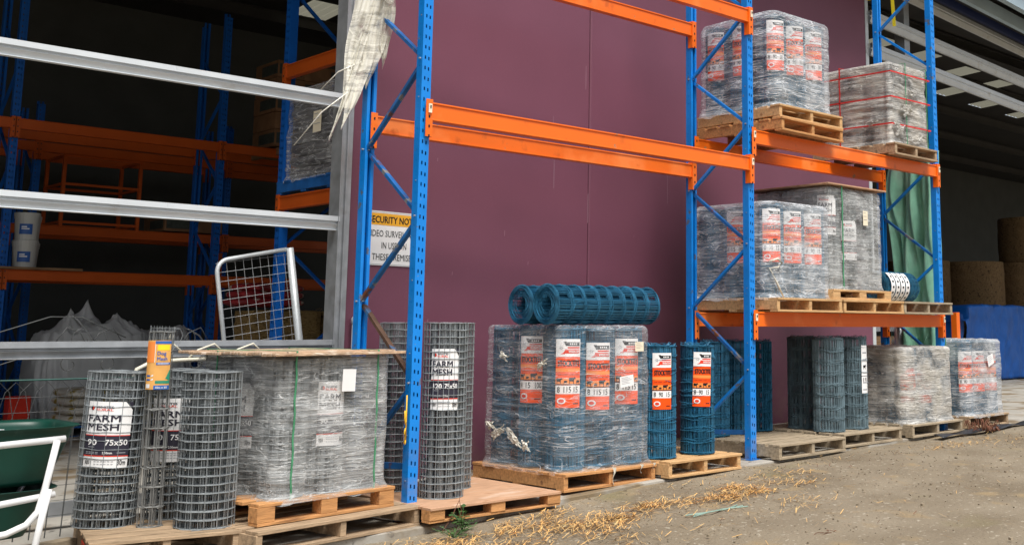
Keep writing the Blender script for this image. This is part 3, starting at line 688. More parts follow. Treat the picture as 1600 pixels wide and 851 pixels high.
# ------------------------------------------------------------------ pallets
def pallet(label, loc, rz=0, w=1.16, d=1.16, h=.13, m='wood_new', kind='bearer', cat='pallet', group=None, end_paint=None, seed=0, nb=7, miss=()):
    R = random.Random(seed+int(abs(loc[0])*100)); t = thing('pallet', label, cat, loc, rz, group)
    mb = MB(); bt = .02
    if kind == 'ply':
        mb.box((0, 0, h-.009), (w, d, .018)); mb.build('deck', 'ply', t, bevel=.002)
        for i in range(3):
            for j in range(3):
                b = MB(); b.box((-w/2+.06+i*(w-.12)/2, -d/2+.06+j*(d-.12)/2, (h-.018)/2+.009), (.12, .10, h-.018-.018)); b.build('block', 'wood_red', t, bevel=.002)
        b = MB()
        for j in range(3): b.box((0, -d/2+.06+j*(d-.12)/2, .009), (w, .09, .016))
        b.build('base_boards', 'wood_red', t, bevel=.002)
        return t
    pit = d/nb
    for i in range(nb):
        if i in miss: continue
        bw = pit*.80 if kind == 'bearer' else pit*.74
        y = -d/2+bw/2+i*(d-bw)/(nb-1); o = R.uniform(-.008, .008)
        mb.box((o, y, h-bt/2+R.uniform(-.001, .001)), (w+R.uniform(-.006, .006), bw*R.uniform(.94, 1.03), bt), R.uniform(-.006, .006))
    mb.build('deck', m, t, bevel=.002)
    if kind == 'bearer':
        for i in range(3):
            b = MB(); b.box((-w/2+.022+i*(w-.044)/2, 0, h/2), (.042, d-.02, h-2*bt-.001)); b.build('bearer', m, t, bevel=.002)
    else:
        for i in range(3):
            for j in range(3):
                b = MB(); b.box((-w/2+.06+i*(w-.12)/2, -d/2+.05+j*(d-.10)/2, h/2), (.12, .095, h-2*bt-.001)); b.build('block', m, t, bevel=.002)
    b = MB()
    for j in (0, 1, 2): b.box((R.uniform(-.004, .004), -d/2+.05+j*(d-.10)/2, bt/2), (w, .095, bt*.98))
    b.build('base_boards', m, t, bevel=.002)
    if end_paint:
        b = MB(); b.box((-w/2-.002, -d/2+.2, h*.45), (.004, .36, h*.5)); b.build('painted_end', end_paint, t)
    return t
GP = 'timber pallets on the ground along the shed'
def fl(x): return gz(x)+.002
# (front-left corner x,y -> centre)
def pc(x, y, w=1.16, d=1.16, rz=0):
    v = Matrix.Rotation(rz, 3, 'Z') @ Vector((w/2, d/2, 0)); return (x+v.x, y+v.y)
def gpal(label, x, y, rz=0, **k):
    w = k.get('w', 1.16); d = k.get('d', 1.16); cx_, cy_ = pc(x, y, w, d, rz)
    return pallet(label, (cx_, cy_, k.pop('z', None) if k.get('z') is not None else fl(cx_)), rz, group=k.pop('group', GP), **{a: b for a, b in k.items() if a != 'z'})

# far-left pallet carrying the grey mesh rolls
p1 = gpal('low pallet with a red painted side under the four grey mesh rolls', -2.046, .022, -.236, w=.80, d=.95, m='wood_old', end_paint='redpaint', seed=1)
p2 = gpal('weathered mossy pallet at the bottom, under the newer pallet and grey wrapped load', -1.252, -.335, .15, w=1.24, d=1.16, m='wood_old', seed=2, nb=7)
z3 = p2.location.z+.131
p3 = pallet('orange timber block pallet sandwiched between a weathered pallet and the grey wrapped load', (-.745, .41, z3), .13, w=1.02, d=1.06, m='wood_red', kind='block', seed=3, group=GP)
p4 = gpal('low plywood topped pallet under the tall grey mesh rolls', -.05, -.30, .0, w=1.12, d=1.16, h=.10, kind='ply')
p5 = gpal('new pine pallet under the blue wrapped load topped with two lying rolls', 1.235, -.14, .0, w=.97, d=1.16, m='wood_red', seed=5)
p6 = gpal('new pine pallet under the two labelled blue rolls', 2.225, -.27, .01, w=.90, d=1.1, m='wood_new', seed=6)
p7 = gpal('pale slatted pallet half empty under three dark blue rolls behind the middle upright', 3.665, -.25, .03, w=1.06, d=1.16, m='wood_grey', seed=7, nb=7)
p8 = gpal('pale pallet with a warped front board under the three grey blue rolls', 4.76, -.17, .03, w=1.08, d=1.14, m='wood_grey', seed=8)
p9 = gpal('grey pallet under the short dusty wrapped load by the right upright', 5.95, -.20, .03, w=1.08, d=1.14, m='wood_grey', seed=9)
p10 = gpal('last pallet on the ground to the right, under the far blue and orange wrapped load', 7.22, -.14, .03, w=.98, d=1.14, m='wood_old', seed=10)

# pallets on the rack
GR = 'pallets stored on the rack beams'
zl = 1.326; zu = 3.032
pallet('pine pallet on the lower shelf under the blue wrapped load', (4.25, .36, zl), 0, w=1.02, d=1.1, m='wood_new', seed=12, group=GR)
pallet('lower of two bright pine pallets stacked under the grey wrapped load on the shelf', (5.33, .36, zl), 0, w=1.08, d=1.1, m='wood_new', seed=13, group=GR)
pallet('small upper pallet directly beneath the grey wrapped load on the lower shelf', (5.16, .38, zl+.131), 0, w=1.02, d=1.08, h=.10, m='wood_new', kind='block', seed=14, group=GR)
pallet('greyed pallet overhanging the right end of the lower shelf under the lying roll', (6.37, .36, zl), 0, w=.98, d=1.1, m='wood_grey', seed=15, group=GR)
pallet('bottom pallet of the pair on the top shelf', (4.33, .36, zu), .02, w=1.02, d=1.1, m='wood_red', seed=16, group=GR)
pallet('upper pallet of the pair on the top shelf, directly under the shiny blue wrapped load', (4.36, .38, zu+.131), -.02, w=1.0, d=1.1, m='wood_new', seed=17, group=GR)
pallet('old grey pallet under the dusty red strapped load on the top shelf', (6.27, .40, zu), .0, w=.86, d=1.12, h=.13, m='wood_old', seed=18, group=GR)

# ------------------------------------------------------------------ wrapped loads
def wrap_mesh(w, d, h, rc, seed, amp=.006, scal=.012, ncol=3, top='flat', skirt=.03, dome=.0, N=190, Mz=90, topamp=.006, mats='film'):
    mb = MB(); per = []
    hx, hy = w/2, d/2
    segs = [((-hx+rc, -hy), (hx-rc, -hy)), ((hx, -hy+rc), (hx, hy-rc)), ((hx-rc, hy), (-hx+rc, hy)), ((-hx, hy-rc), (-hx, -hy+rc))]
    cen = [(hx-rc, -hy+rc), (hx-rc, hy-rc), (-hx+rc, hy-rc), (-hx+rc, -hy+rc)]
    per = []
    for k in range(4):
        (ax, ay), (bx, by) = segs[k]; L = math.hypot(bx-ax, by-ay); n = max(4, int(N*L/(2*(w+d))))
        nr = ((0, -1), (1, 0), (0, 1), (-1, 0))[k]
        for i in range(n): 
            t = i/n; per.append((ax+(bx-ax)*t, ay+(by-ay)*t, nr[0], nr[1], abs(math.sin(t*PI*ncol))))
        c = cen[k]; a0 = -PI/2+k*PI/2
        for i in range(10):
            a = a0+PI/2*i/10; per.append((c[0]+rc*math.cos(a), c[1]+rc*math.sin(a), math.cos(a), math.sin(a), 1))
    P = len(per); V = []; F = []
    for j in range(Mz+1):
        v = j/Mz; z = h*v
        rim = max(0, (z-(h-.045))/.045); inset = .03*rim*rim
        sk = skirt*max(0, 1-z/.05)**1.5
        for i, (x, y, nx_, ny_, sc_) in enumerate(per):
            q = Vector((x*1.6+seed*7, y*1.6, z*11)); q2 = Vector((x*2.2+seed, y*2.2, z*26+x*3))
            dd = amp*1.4*noise.noise(q)+amp*1.6*noise.noise(q2)*abs(noise.noise(Vector((x*2.5, y*2.5+seed, z*3))))*1.6-scal*(1-sc_)*min(1, z/.08)*(1-rim)-inset+sk*(1+.6*noise.noise(Vector((x*9, y*9, seed))))
            dd += .010*noise.noise(Vector((x*1.5, y*1.5, z*1.8+seed)))
            zz = z-(.018*rim if rim else 0)*0
            if j == 0: zz -= .02+.03*max(0, noise.noise(Vector((x*7, y*7, seed+5))))*(skirt > 0)
            if j == Mz: pass
            zz += dome*rim*.5
            V.append((x+nx_*dd, y+ny_*dd, zz))
    for j in range(Mz):
        for i in range(P): k = (i+1) % P; F.append((j*P+i, j*P+k, (j+1)*P+k, (j+1)*P+i))
    base = Mz*P; NR_ = 12
    for r_ in range(1, NR_+1):
        s_ = 1-r_/NR_
        for i in range(P):
            x, y, z = V[base+i]
            xx, yy = x*s_, y*s_; zz = h+dome*(1-s_*s_)+dome*.5+topamp*noise.noise(Vector((xx*7, yy*7, seed)))*2*min(1, r_/3)+topamp*noise.noise(Vector((xx*20, yy*20, seed)))
            V.append((xx, yy, zz))
    for r_ in range(NR_):
        for i in range(P):
            k = (i+1) % P; a = base+r_*P; F.append((a+i, a+k, a+P+k, a+P+i))
    mb.add(V, F); return mb.mesh('stretch_wrap', mats, True)
def load(label, loc, rz, w, d, h, filmm, rolls, rc=.14, cols=3, rows=3, group='wrapped pallet loads', seed=1, dome=0, zs=1.0, rr=None, labels={}, lab_h=.50, lab_w=.185, lab_z=None, laba=-2.2, name='wrapped_load', cat='wrapped load', scal=.012, amp=.006, skirt=.03, farm=False, topamp=.006, rmesh_h=.9):
    t = thing(name, label, cat, loc, rz, group)
    R = random.Random(seed); r0 = min((w-.03)/cols, (d-.03)/rows)/2
    for j in range(rows):
        for i in range(cols):
            x = -w/2+.015+(w-.03)/cols*(i+.5); y = -d/2+.015+(d-.03)/rows*(j+.5)
            me = rolls[(i+j) % len(rolls)]
            o = put('wire_roll', me, t, (x, y, .004), R.random()*6); s = (r0-.003)/rr; o.scale = (s, s, (h-.03)/rmesh_h)
            if (i, j) in labels:
                lb = labels[(i, j)]; L = farm_label(lb[0], w=.2) if farm else stock_label(lb[0], w=lab_w, h=lab_h)
                za = lab_z if lab_z is not None else h*.45
                a = lb[1] if len(lb) > 1 else laba
                # the paper sheet sits just outside its roll, as a sub-part
                ob = L.on_cyl('label', r0+.002, a, za+(lb[2] if len(lb) > 2 else 0), None)
                ob.parent = o; ob.matrix_parent_inverse = Matrix.Identity(4)
                ob.rotation_euler = (0, 0, -o.rotation_euler.z); ob.scale = (1/s, 1/s, 1/o.scale.z)
    me = wrap_mesh(w, d, h, rc, seed, dome=dome, ncol=cols, mats=filmm, scal=scal, amp=amp, skirt=skirt, topamp=topamp)
    put('stretch_wrap', me, t, (0, 0, 0))
    return t
def sticker(parent, loc, w, h, nrm, m='white', tilt=0, lines=0):
    n = Vector(nrm).normalized(); ax = Vector((-n.y, n.x, 0)).normalized() ; up = Vector((0, 0, 1))
    ax2 = ax*math.cos(tilt)+up*math.sin(tilt); up2 = up*math.cos(tilt)-ax*math.sin(tilt)
    L = Label([m, 'lgrey']); L.rect(-w/2, -h/2, w/2, h/2, 0, 0, 1)
    for i in range(lines): L.rect(-w*.4, h*.35-i*h*.7/max(1, lines), w*(.1+.25*((i*7) % 3)/2), h*.35-i*h*.7/max(1, lines)+h*.03, 1, 1, 1)
    return L.flat('paper_label', parent, loc, ax2, up2, n)
A0 = -2.15
# grey farm mesh bundle on the left
ld = load('cube of grey mesh rolls in cloudy film, green straps and a blank white label', (-.70, .40, z3+.131), .15, .88, .98, .86, 'film_grey', [ROLL90, ROLL90b], rc=.09, cols=3, rows=3, seed=2, rr=.175, labels={(1, 0): (('90'), -1.7, -.04), (0, 1): (('90'), -2.9, -.05)}, farm=True, lab_z=.33, scal=.016, rmesh_h=.9)
tb = MB(); R = random.Random(4)
for i in range(7): tb.box((0+R.uniform(-.02, .02), -.465+i*.155, .872+R.uniform(-.004, .006)), (1.04+R.uniform(-.05, .03), .150, .018), R.uniform(-.015, .015), rot=Matrix.Rotation(R.uniform(-.02, .02), 3, 'X') @ Matrix.Rotation(R.uniform(-.008, .008), 3, 'Y'))
tb.build('timber_lid', 'lidwood', ld, bevel=.003)
def strap(parent, x, y0, y1, z0, z1, m='greenstrap', w=.018, axis='y', bl=0):
    mb = MB(); o = .0
    if axis == 'y':
        for yy in (y0, y1): 
            pts = [(x+.004*math.sin(k*2.1), yy, z0+(z1-z0)*k/12) for k in range(13)]
            for a, b in zip(pts[:-1], pts[1:]): mb.bar(a, b, .003, w, up=(0, 1, 0))
        mb.bar((x, y0, z1), (x, y1, z1), .003, w)
    else:
        for xx in (y0, y1):
            pts = [(xx, x+.004*math.sin(k*2.1), z0+(z1-z0)*k/12) for k in range(13)]
            for a, b in zip(pts[:-1], pts[1:]): mb.bar(a, b, .003, w, up=(1, 0, 0))
        mb.bar((y0, x, z1), (y1, x, z1), .003, w)
    return mb.build('strap', m, parent)
strap(ld, -.33, -.486, .486, -.03, .89, w=.012); strap(ld, .31, -.486, .486, -.03, .89, w=.012)
strap(ld, .20, -.440, .440, -.03, .883, axis='x', w=.012)
sticker(ld, (.06, -.506, .70), .105, .14, (0, -1, 0), tilt=-.03)

# big blue load, middle
ld = load('chest high blue fence rolls in torn clear film below the two lying rolls', (1.745, .44, fl(1.8)+.132), 0, .97, 1.06, 1.10, 'film', BLW, rc=.13, seed=5, rr=.165, zs=1.1, rmesh_h=1.0,
          labels={(0, 0): (('8', '115', '15'), A0), (1, 0): (('8', '115', '15'), A0, -.03), (2, 0): (('8', '115', '15'), A0, .0), (0, 1): (('14', '15', '100'), -2.65, .02)}, lab_z=.47, lab_h=.52, lab_w=.20, amp=.007, scal=.018)
sticker(ld, (.16, -.545, .66), .15, .085, (0, -1, 0), tilt=.12, lines=5); sticker(ld, (.30, -.543, .93), .095, .075, (0, -1, 0), 'lcream', lines=4, tilt=.02)
# torn film tufts near the foot of the left face and the front
def tufts(parent, spots, m='film_hang', seed=3):
    R = random.Random(seed); mb = MB()
    for (x, y, z, nx_, ny_, s) in spots:
        tx, ty = -ny_, nx_
        for k in range(3):
            L = s*R.uniform(.6, 1.4); a = R.uniform(-.9, .9); wd = s*R.uniform(.18, .42); ph = R.random()*9
            def fn(u, v, L=L, a=a, wd=wd, ph=ph):
                q = (u-.5)*wd*(math.sin(PI*min(1, v*1.1+.05))**.6)+.012*noise.noise(Vector((v*8, u*3, ph)))
                l_ = (v-.5)*L; lt = l_*math.cos(a)-q*math.sin(a); lz = l_*math.sin(a)+q*math.cos(a)
                o = .010+.020*abs(noise.noise(Vector((u*6+ph, v*5, ph))))+.012*math.sin(v*PI)
                return (x+nx_*o+tx*lt, y+ny_*o+ty*lt, z+lz)
            mb.grid(fn, 12, 22)
    o = mb.build('torn_film', m, parent, smooth=False); o['kind'] = 'stuff'; return o
tufts(ld, [(-.485, .25, .25, -1, 0, .16), (-.485, .05, .22, -1, 0, .2), (-.485, -.1, .17, -1, 0, .12), (-.485, .35, .3, -1, 0, .12), (-.485, .2, .85, -1, 0, .1), (-.485, -.28, .80, -1, 0, .12)], seed=5)
for (x, l) in ((-.02, .13), (.28, .07), (.42, .05)):
    mb = MB(); mb.grid(lambda u, v: (x+.03*(u-.5)*(1-.5*v)+.01*math.sin(v*7), -.59-.01*math.sin(v*3+u*2), .01-l*v), 4, 8); mb.build('film_tail', 'rawfilm', ld, smooth=True)

# two lying rolls on top of it
zt = fl(1.8)+.132+1.125
def lying(label, x, y, z, L, rz=0, me=LAY):
    o = put('fence_roll', me, None, (x, y, z)); o.rotation_euler = (0, PI/2, rz); o.scale = (1.05, 1.05, L/1.16)
    return tag(o, label, 'fence roll', 'lying blue fence rolls')
lying('front one of two blue rolls lying on the wrapped blue load', 1.22, .10, zt+.138, 1.14, .02)
lying('rear one of two blue rolls lying on the wrapped blue load, mostly hidden', 1.24, .44, zt+.138, 1.12, .03)

# ground right loads
load('low dusty wrapped load of short rolls beside the right upright, tan paper on its side', (6.49, .40, fl(6.5)+.132), .03, 1.02, 1.02, .80, 'film_dirty', BLW, rc=.14, seed=8, rr=.165, labels={(0, 0): (('6', '70', '15'), A0), (1, 0): (('6', '70', '15'), A0)}, lab_z=.2, lab_h=.42, rmesh_h=1.0, topamp=.01)
ld = load('furthest right wrapped load of blue rolls with bright orange labels, outside the rack', (7.71, .42, fl(7.7)+.132), .03, .92, 1.04, .86, 'film_haze', BLW, rc=.12, seed=9, rr=.165, labels={(0, 0): (('8', '80', '15'), A0), (1, 0): (('8', '80', '15'), A0), (2, 0): (('8', '80', '15'), A0)}, lab_z=.26, lab_h=.46, rmesh_h=1.0)
sticker(ld, (.06, -.545, .62), .15, .12, (0, -1, 0), tilt=.3, lines=4)
# lower shelf
ld = load('blue rolls in shiny film with orange labels on the lower shelf', (4.25, .42, zl+.132), 0, 1.0, 1.04, .90, 'film_bright', BLW, rc=.13, seed=12, rr=.165, labels={(0, 0): (('8', '90', '15'), A0), (1, 0): (('8', '90', '15'), A0), (2, 0): (('8', '90', '15'), A0), (0, 1): (('14', '15', '100'), -2.75)}, lab_z=.33, lab_h=.50, rmesh_h=1.0, dome=.02, skirt=.03)
mb = MB(); mb.tube([(-.50, -.50, .33), (-.42, -.54, .36), (-.36, -.545, .32), (-.42, -.545, .28), (-.49, -.50, .27), (-.44, -.54, .14), (-.36, -.56, .0)], [.008, .012, .01, .009, .01, .012, .006], 6); mb.build('film_tail', 'rawfilm', ld, smooth=True)
ld = load('tall grey mesh rolls wrapped in cloudy film on two stacked pallets, lower shelf', (5.17, .44, zl+.234), 0, .94, 1.06, 1.03, 'film_grey', [ROLL90, ROLL90b], rc=.05, seed=13, rr=.175, labels={(0, 0): ('90', -2.3, .34), (1, 0): ('90', -1.9, .1)}, farm=True, lab_z=.20, rmesh_h=.9)
tb = MB(); tb.box((0, 0, 1.05), (1.04, 1.12, .014)); tb.build('plywood_lid', 'ply', ld, bevel=.002)
strap(ld, -.26, -.54, .54, -.02, 1.043); sticker(ld, (.14, -.545, .74), .085, .15, (0, -1, 0), 'lcream', lines=3)
# top shelf
load('shiny silver blue wrapped load high on the top shelf with orange labels', (4.36, .44, zu+.263), 0, .96, 1.04, .94, 'film_bright', BLW, rc=.12, seed=16, rr=.165, labels={(0, 0): (('8', '90', '30'), A0), (1, 0): (('8', '90', '30'), A0), (2, 0): (('8', '90', '30'), A0), (0, 1): (('8', '90', '30'), -2.75), (0, 2): (('8', '90', '30'), -2.75)}, lab_z=.36, lab_h=.50, rmesh_h=1.0, dome=.035, amp=.010)
ld = load('dusty brown grey load with red and green straps on the top shelf', (6.29, .44, zu+.132), 0, .78, 1.02, .92, 'film_dirty', [ROLL90], rc=.06, seed=18, rr=.175, rmesh_h=.9, amp=.014, topamp=.02, skirt=.02)
for x in (-.10,): strap(ld, x, -.525, .525, -.02, .935, 'greenstrap', .012)
strap(ld, .33, -.525, .525, -.02, .935, 'greenstrap', .012)
for y in (.15,): strap(ld, y, -.405, .405, -.02, .935, 'redstrap', .016, 'x')
def hoop(parent, w, d, z, m='redstrap', t=.016):
    mb = MB(); pts = [(-w, -d), (w, -d), (w, d), (-w, d)]
    for i in range(4): a, b = pts[i], pts[(i+1) % 4]; mb.bar((a[0], a[1], z+.01*(i % 2)), (b[0], b[1], z+.01*((i+1) % 2)), t, .003)
    mb.build('strap', m, parent)
for z in (.80, .52, .22): hoop(ld, .405, .525, z)
tufts(ld, [(-.1, -.52, .40, 0, -1, .26), (-.25, -.52, .16, 0, -1, .3), (.1, -.52, .10, 0, -1, .3), (.05, -.52, .62, 0, -1, .18), (-.405, -.3, .25, -1, 0, .2)], m='film_dirty', seed=8)

# lying roll at the shelf end with white bands
t = thing('fence_roll', 'blue roll lying on the shelf with white label bands beside the end upright', 'fence roll', (5.86, .16, zl+.132+.165), 0, 'lying blue fence rolls')
o = put('wire', BLW[0], t, (0, 0, 0)); o.rotation_euler = (0, PI/2, 0); o.scale = (1, 1, .62)
for k in range(4):
    mb = MB(); x0 = .05+k*.095
    mb.grid(lambda u, v: (x0+.075*v, -.172*math.cos(-1.1+2.1*u), .172*math.sin(-1.1+2.1*u)), 16, 2)
    for q in range(5): 
        a = -.75+q*.35; mb.box((x0+.038, -.1735*math.cos(a), .1735*math.sin(a)), (.028, .002, .022), mi=1, rot=Matrix.Rotation(-a, 3, 'X'))
    mb.build('label', ['white', 'black'], t)

# ------------------------------------------------------------------ standing rolls
GM = 'grey mesh rolls standing on the left pallets'
def stand(name, me, label, x, y, z, rz, group, lab=None, r=.15, ang=A0, lz=.35, sc=(1, 1, 1), cat='wire roll', tilt=0, lean=(0, 0)):
    t = thing(name, label, cat, (x, y, z), 0, group)
    t.rotation_euler = (lean[0], lean[1], 0)
    o = put('wire', me, t, (0, 0, 0), rz); o.scale = sc
    if lab: lab.on_cyl('label', r*sc[0]-.004, ang, lz, t, tilt=tilt)
    return t
zp = p1.location.z+.132
stand('mesh_roll', ROLL90, 'grey mesh roll with the white FARM MESH 90 label, leftmost of its group', -1.775, .59, zp, 1, GM, farm_label('90', .27, .385), .175, -2.15, .345, lean=(.02, .03))
stand('mesh_roll', ROLL90b, 'plain grey mesh roll without a label, right front of the left pallet', -1.355, .15, zp, 2, GM)
stand('mesh_roll', ROLL90, 'grey mesh roll mostly hidden behind the thin roll, its white label edge showing', -1.36, .62, zp, 3, GM, farm_label('90', .27, .385), .175, -2.15, .345)
stand('mesh_roll', ROLLDOG, 'thin tall dull mesh roll with the orange Dog Mesh label', -1.60, .34, zp, 1, GM, None)
tt = bpy.context.scene.objects[-1]
dm = [o for o in C.objects if o.get('label', '').startswith('thin tall dull')][0]
dm.children[0].scale = (1.2, 1.2, 1.39)
dog_label().on_cyl('label', .084, A0, .80, dm)
mb = MB()
for k in range(22):
    a = k*2*PI/22+.1*math.sin(k*5); mb.tube([(.066*math.cos(a), .066*math.sin(a), 1.0), (.069*math.cos(a+.04), .069*math.sin(a+.04), 1.17+.01*math.sin(k*3))], .0012, 3)
spiral(mb, 1.165, .068, .060, 2, 20, .0014); mb.tube([(.06, 0, 1.16), (.10, -.01, 1.16), (.12, -.01, 1.12), (.10, 0, 1.06), (.07, 0, 1.04)], .0016, 4)
mb.build('wire_top', 'wire', dm)
zp = p4.location.z+.101
stand('mesh_roll', ROLL120, 'tall grey mesh roll with the FARM MESH 120 label right of the left front upright', .30, .10, zp, 1, GM, farm_label('120', .20, .42), .15, -2.15, .60)
stand('mesh_roll', ROLL120, 'tall plain grey mesh roll right behind the labelled 120 roll, against the purple wall', .60, .42, zp, 2, GM)
stand('mesh_roll', ROLL120, 'tall grey mesh roll in the gap between the wrapped load and the left front upright', .26, .62, zp, 3, GM)
GB = 'blue fence rolls standing on pallets'
zp = p6.location.z+.132
stand('fence_roll', BL[0], 'blue roll with an orange and white 90 label, next to the big wrapped blue load', 2.37+.0, .0, zp, 1, GB, stock_label(('8', '90', '15'), .165, .455), .126, A0, .40, sc=(1.24, 1.24, 1.02), cat='fence roll')
stand('fence_roll', BL[1], 'blue roll with an orange label closest to the middle front upright', 2.80+.05, .0, zp, 2, GB, stock_label(('8', '90', '15'), .165, .455), .126, A0, .40, sc=(1.24, 1.24, 1.02), cat='fence roll', tilt=-.03)
zp = p7.location.z+.132
stand('fence_roll', BL[2], 'unlabelled dark blue roll between the labelled rolls and the middle upright', 3.86, .70, zp, 1, GB, sc=(1.22, 1.22, 1.0), cat='fence roll')
stand('fence_roll', BL[0], 'dark blue roll mostly hidden behind the middle front upright', 4.22, .74, zp, 3, GB, sc=(1.22, 1.22, 1.0), cat='fence roll')
stand('fence_roll', BL[1], 'dark blue roll standing just right of the middle front upright', 4.60, .76, zp, 4, GB, sc=(1.15, 1.15, 1.0), cat='fence roll')
zp = p8.location.z+.132
stand('fence_roll', GBL[0], 'dusty grey blue roll in front of its group under the lower shelf', 4.92, .12, zp, 1, GB, cat='fence roll', sc=(1.0, 1.0, 1.0))
stand('fence_roll', GBL[1], 'dusty dark roll half hidden at the rear left of the grey blue rolls', 5.02, .52, zp, 2, GB, cat='fence roll')
wl_ = Label(['white', 'black', 'lgrey']); wl_.rect(-.05, 0, .05, .48, 0, 0)
for z in (.40, .33, .2, .1, .03): wl_.rect(-.035, z, .03, z+.012, 2, 1)
wl_.beast(-.03, .25, .05, 1, 0); wl_.rect(-.05, .17, .05, .175, 1, 1); wl_.text('8 90', -.035, .115, .03, .155, 1, 1)
stand('fence_roll', GBL[1], 'dusty grey blue roll with a narrow white label, right end of its group', 5.36, .14, zp, 3, GB, wl_, .162, -1.55, .36, cat='fence roll')

# ------------------------------------------------------------------ sign on the wall
sg = thing('security_sign', 'white and yellow video surveillance security notice on the purple wall', 'sign', (.675, wallY(.675)-.006, 1.90), rz)
L = Label(['white', 'signyellow', 'black', 'lgrey'])
w, h = .62, .445
L.rect(-w/2, -h/2, w/2, h/2, 0, 0, 1); L.rect(-w/2+.012, h/2-.115, w/2-.012, h/2-.018, 1, 1, 1)
L.text('SECURITY NOTICE', -w/2+.05, h/2-.097, w/2-.04, h/2-.042, 2, 2, .02)
L.text('VIDEO SURVEILLANCE', -w/2+.035, .012, w/2-.035, .065, 2, 2); L.text('IN USE ON', -.13, -.085, .12, -.032, 2, 2); L.text('THESE PREMISES', -.22, -.18, .20, -.127, 2, 2)
for z in (-h/2+.008, h/2-.010): L.rect(-w/2+.006, z-.001, w/2-.006, z+.002, 3, 1, 1)
L.flat('sign_face', sg, (0, -.004, 0), (1, 0, 0), (0, 0, 1), (0, -1, 0))
mb = MB(); mb.box((0, .0005, 0), (w+.002, .006, h+.002)); mb.build('sign_plate', 'galv_white', sg)

# ------------------------------------------------------------------ torn film hanging from the left frame
mb = MB(); R = random.Random(11)
# a bunch of film knotted round the brace and rear upright, hanging down and drifting to the left
def hang(x0, y0, z0, dx, dy, L_, wd, ph, nu=14, nv=46):
    def fn(u, v):
        env = .35+.9*math.sin(min(1, .15+v*.95)*PI)**.8
        if v > .88: env *= max(.06, (1-v)/.12)
        fold = .015*math.sin(u*19+ph+2.5*math.sin(v*2.1+ph))+.022*noise.noise(Vector((u*5, v*3, ph)))+.009*noise.noise(Vector((u*14, v*9, ph)))
        c = (u-.5)*wd*env+.02*noise.noise(Vector((v*3, ph, 0)))
        s_ = v**1.35
        return (x0+dx*s_+c*.75+fold*.5, y0+dy*s_-c*.68+fold*.8, z0-L_*v-.03*abs(u-.5)+.03*noise.noise(Vector((u*6, v*2, ph+4))))
    mb.grid(fn, nu, nv)
hang(-.03, .66, 3.86, -.20, .10, 1.22, .17, 1.0); hang(-.05, .70, 3.84, -.15, .08, 1.05, .18, 3.1); hang(-.02, .60, 3.80, -.06, .10, .84, .15, 5.2)
hang(.00, .54, 3.74, .02, .10, .62, .08, 7.7); hang(-.06, .72, 3.88, -.10, .06, .70, .13, 9.9); hang(-.02, .64, 3.90, -.27, .16, 1.34, .06, 12.4)
mb.tube([(-.03, .72, 3.84), (-.03, .60, 3.74), (-.03, .52, 3.64), (-.02, .47, 3.58)], [.03, .04, .035, .015], 10)
for (a, b) in ((((-.16, .72, 2.95)), (-.50, .95, 2.50)), ((-.12, .70, 3.15), (-.34, .9, 2.93))):
    mb.tube([a, ((a[0]+b[0])/2-.02, (a[1]+b[1])/2, (a[2]+b[2])/2+.03), b], [.007, .005, .003], 4)
tag(mb.build('torn_plastic_wrap', 'film_hang', smooth=True), 'torn cream plastic film hanging in strands from the left rack frame', 'plastic film')

# ------------------------------------------------------------------ green shade tarp at the rack end
def tarp(u, v):
    y = .10+.62*u+.03*math.sin(v*5); z = 3.25-2.45*v
    sag = .06*math.sin(u*17+2*math.sin(v*3.0+u*2))+.035*math.sin(u*34+v*5)+.05*math.sin((v*2.2+abs(u-.45)*3.0)*6)*(.3+.7*v)
    x = 7.13+sag*.8-.05*v
    if v > .9: z += .06*math.sin(u*23)
    return (x, y+.05*math.sin(v*9)*(u > .8), z)
mb = MB(); mb.grid(tarp, 60, 90); tp = mb.build('shade_tarp', 'greentarp', smooth=True); tag(tp, 'faded green tarp hanging in folds at the right end of the rack', 'tarp')
so = tp.modifiers.new('thick', 'SOLIDIFY'); so.thickness = .002
mb = MB(); 
for k in range(3):
    mb.tube([(7.0-.02*k, .70, 1.25), (7.0, .66+.02*k, 1.0), (6.98, .50, .93-.03*k), (6.99, .30, .95), (7.0, .22, 1.12)], .004, 5)
tag(mb.build('rope', 'greentarp', smooth=True), 'thin green rope looped below the green tarp', 'rope')
mb = MB(); mb.tube([(7.02, .62, -.0), (7.02, .62, 1.34)], .055, 18); tag(mb.build('bollard', 'galv', smooth=True), 'grey steel bollard behind the right rear upright', 'bollard')
mb = MB(); mb.bar((7.02, .60, 5.5), (7.078, .60, 4.83), .045, .003, up=(0, 1, 0)); tag(mb.build('strap', 'yellowstrap'), 'yellow webbing strap hanging in the dark at the top right', 'strap')
mb = MB(); mb.tube([(6.80, .95, 5.22), (6.92, .85, 5.19), (7.05, .8, 5.24)], .018, 6); mb.tube([(6.80, 1.2, 5.26), (6.9, 1.0, 5.28)], .018, 6); tag(mb.build('strap', 'yellowstrap', smooth=True), 'yellow strap knotted round the right rear upright', 'strap')

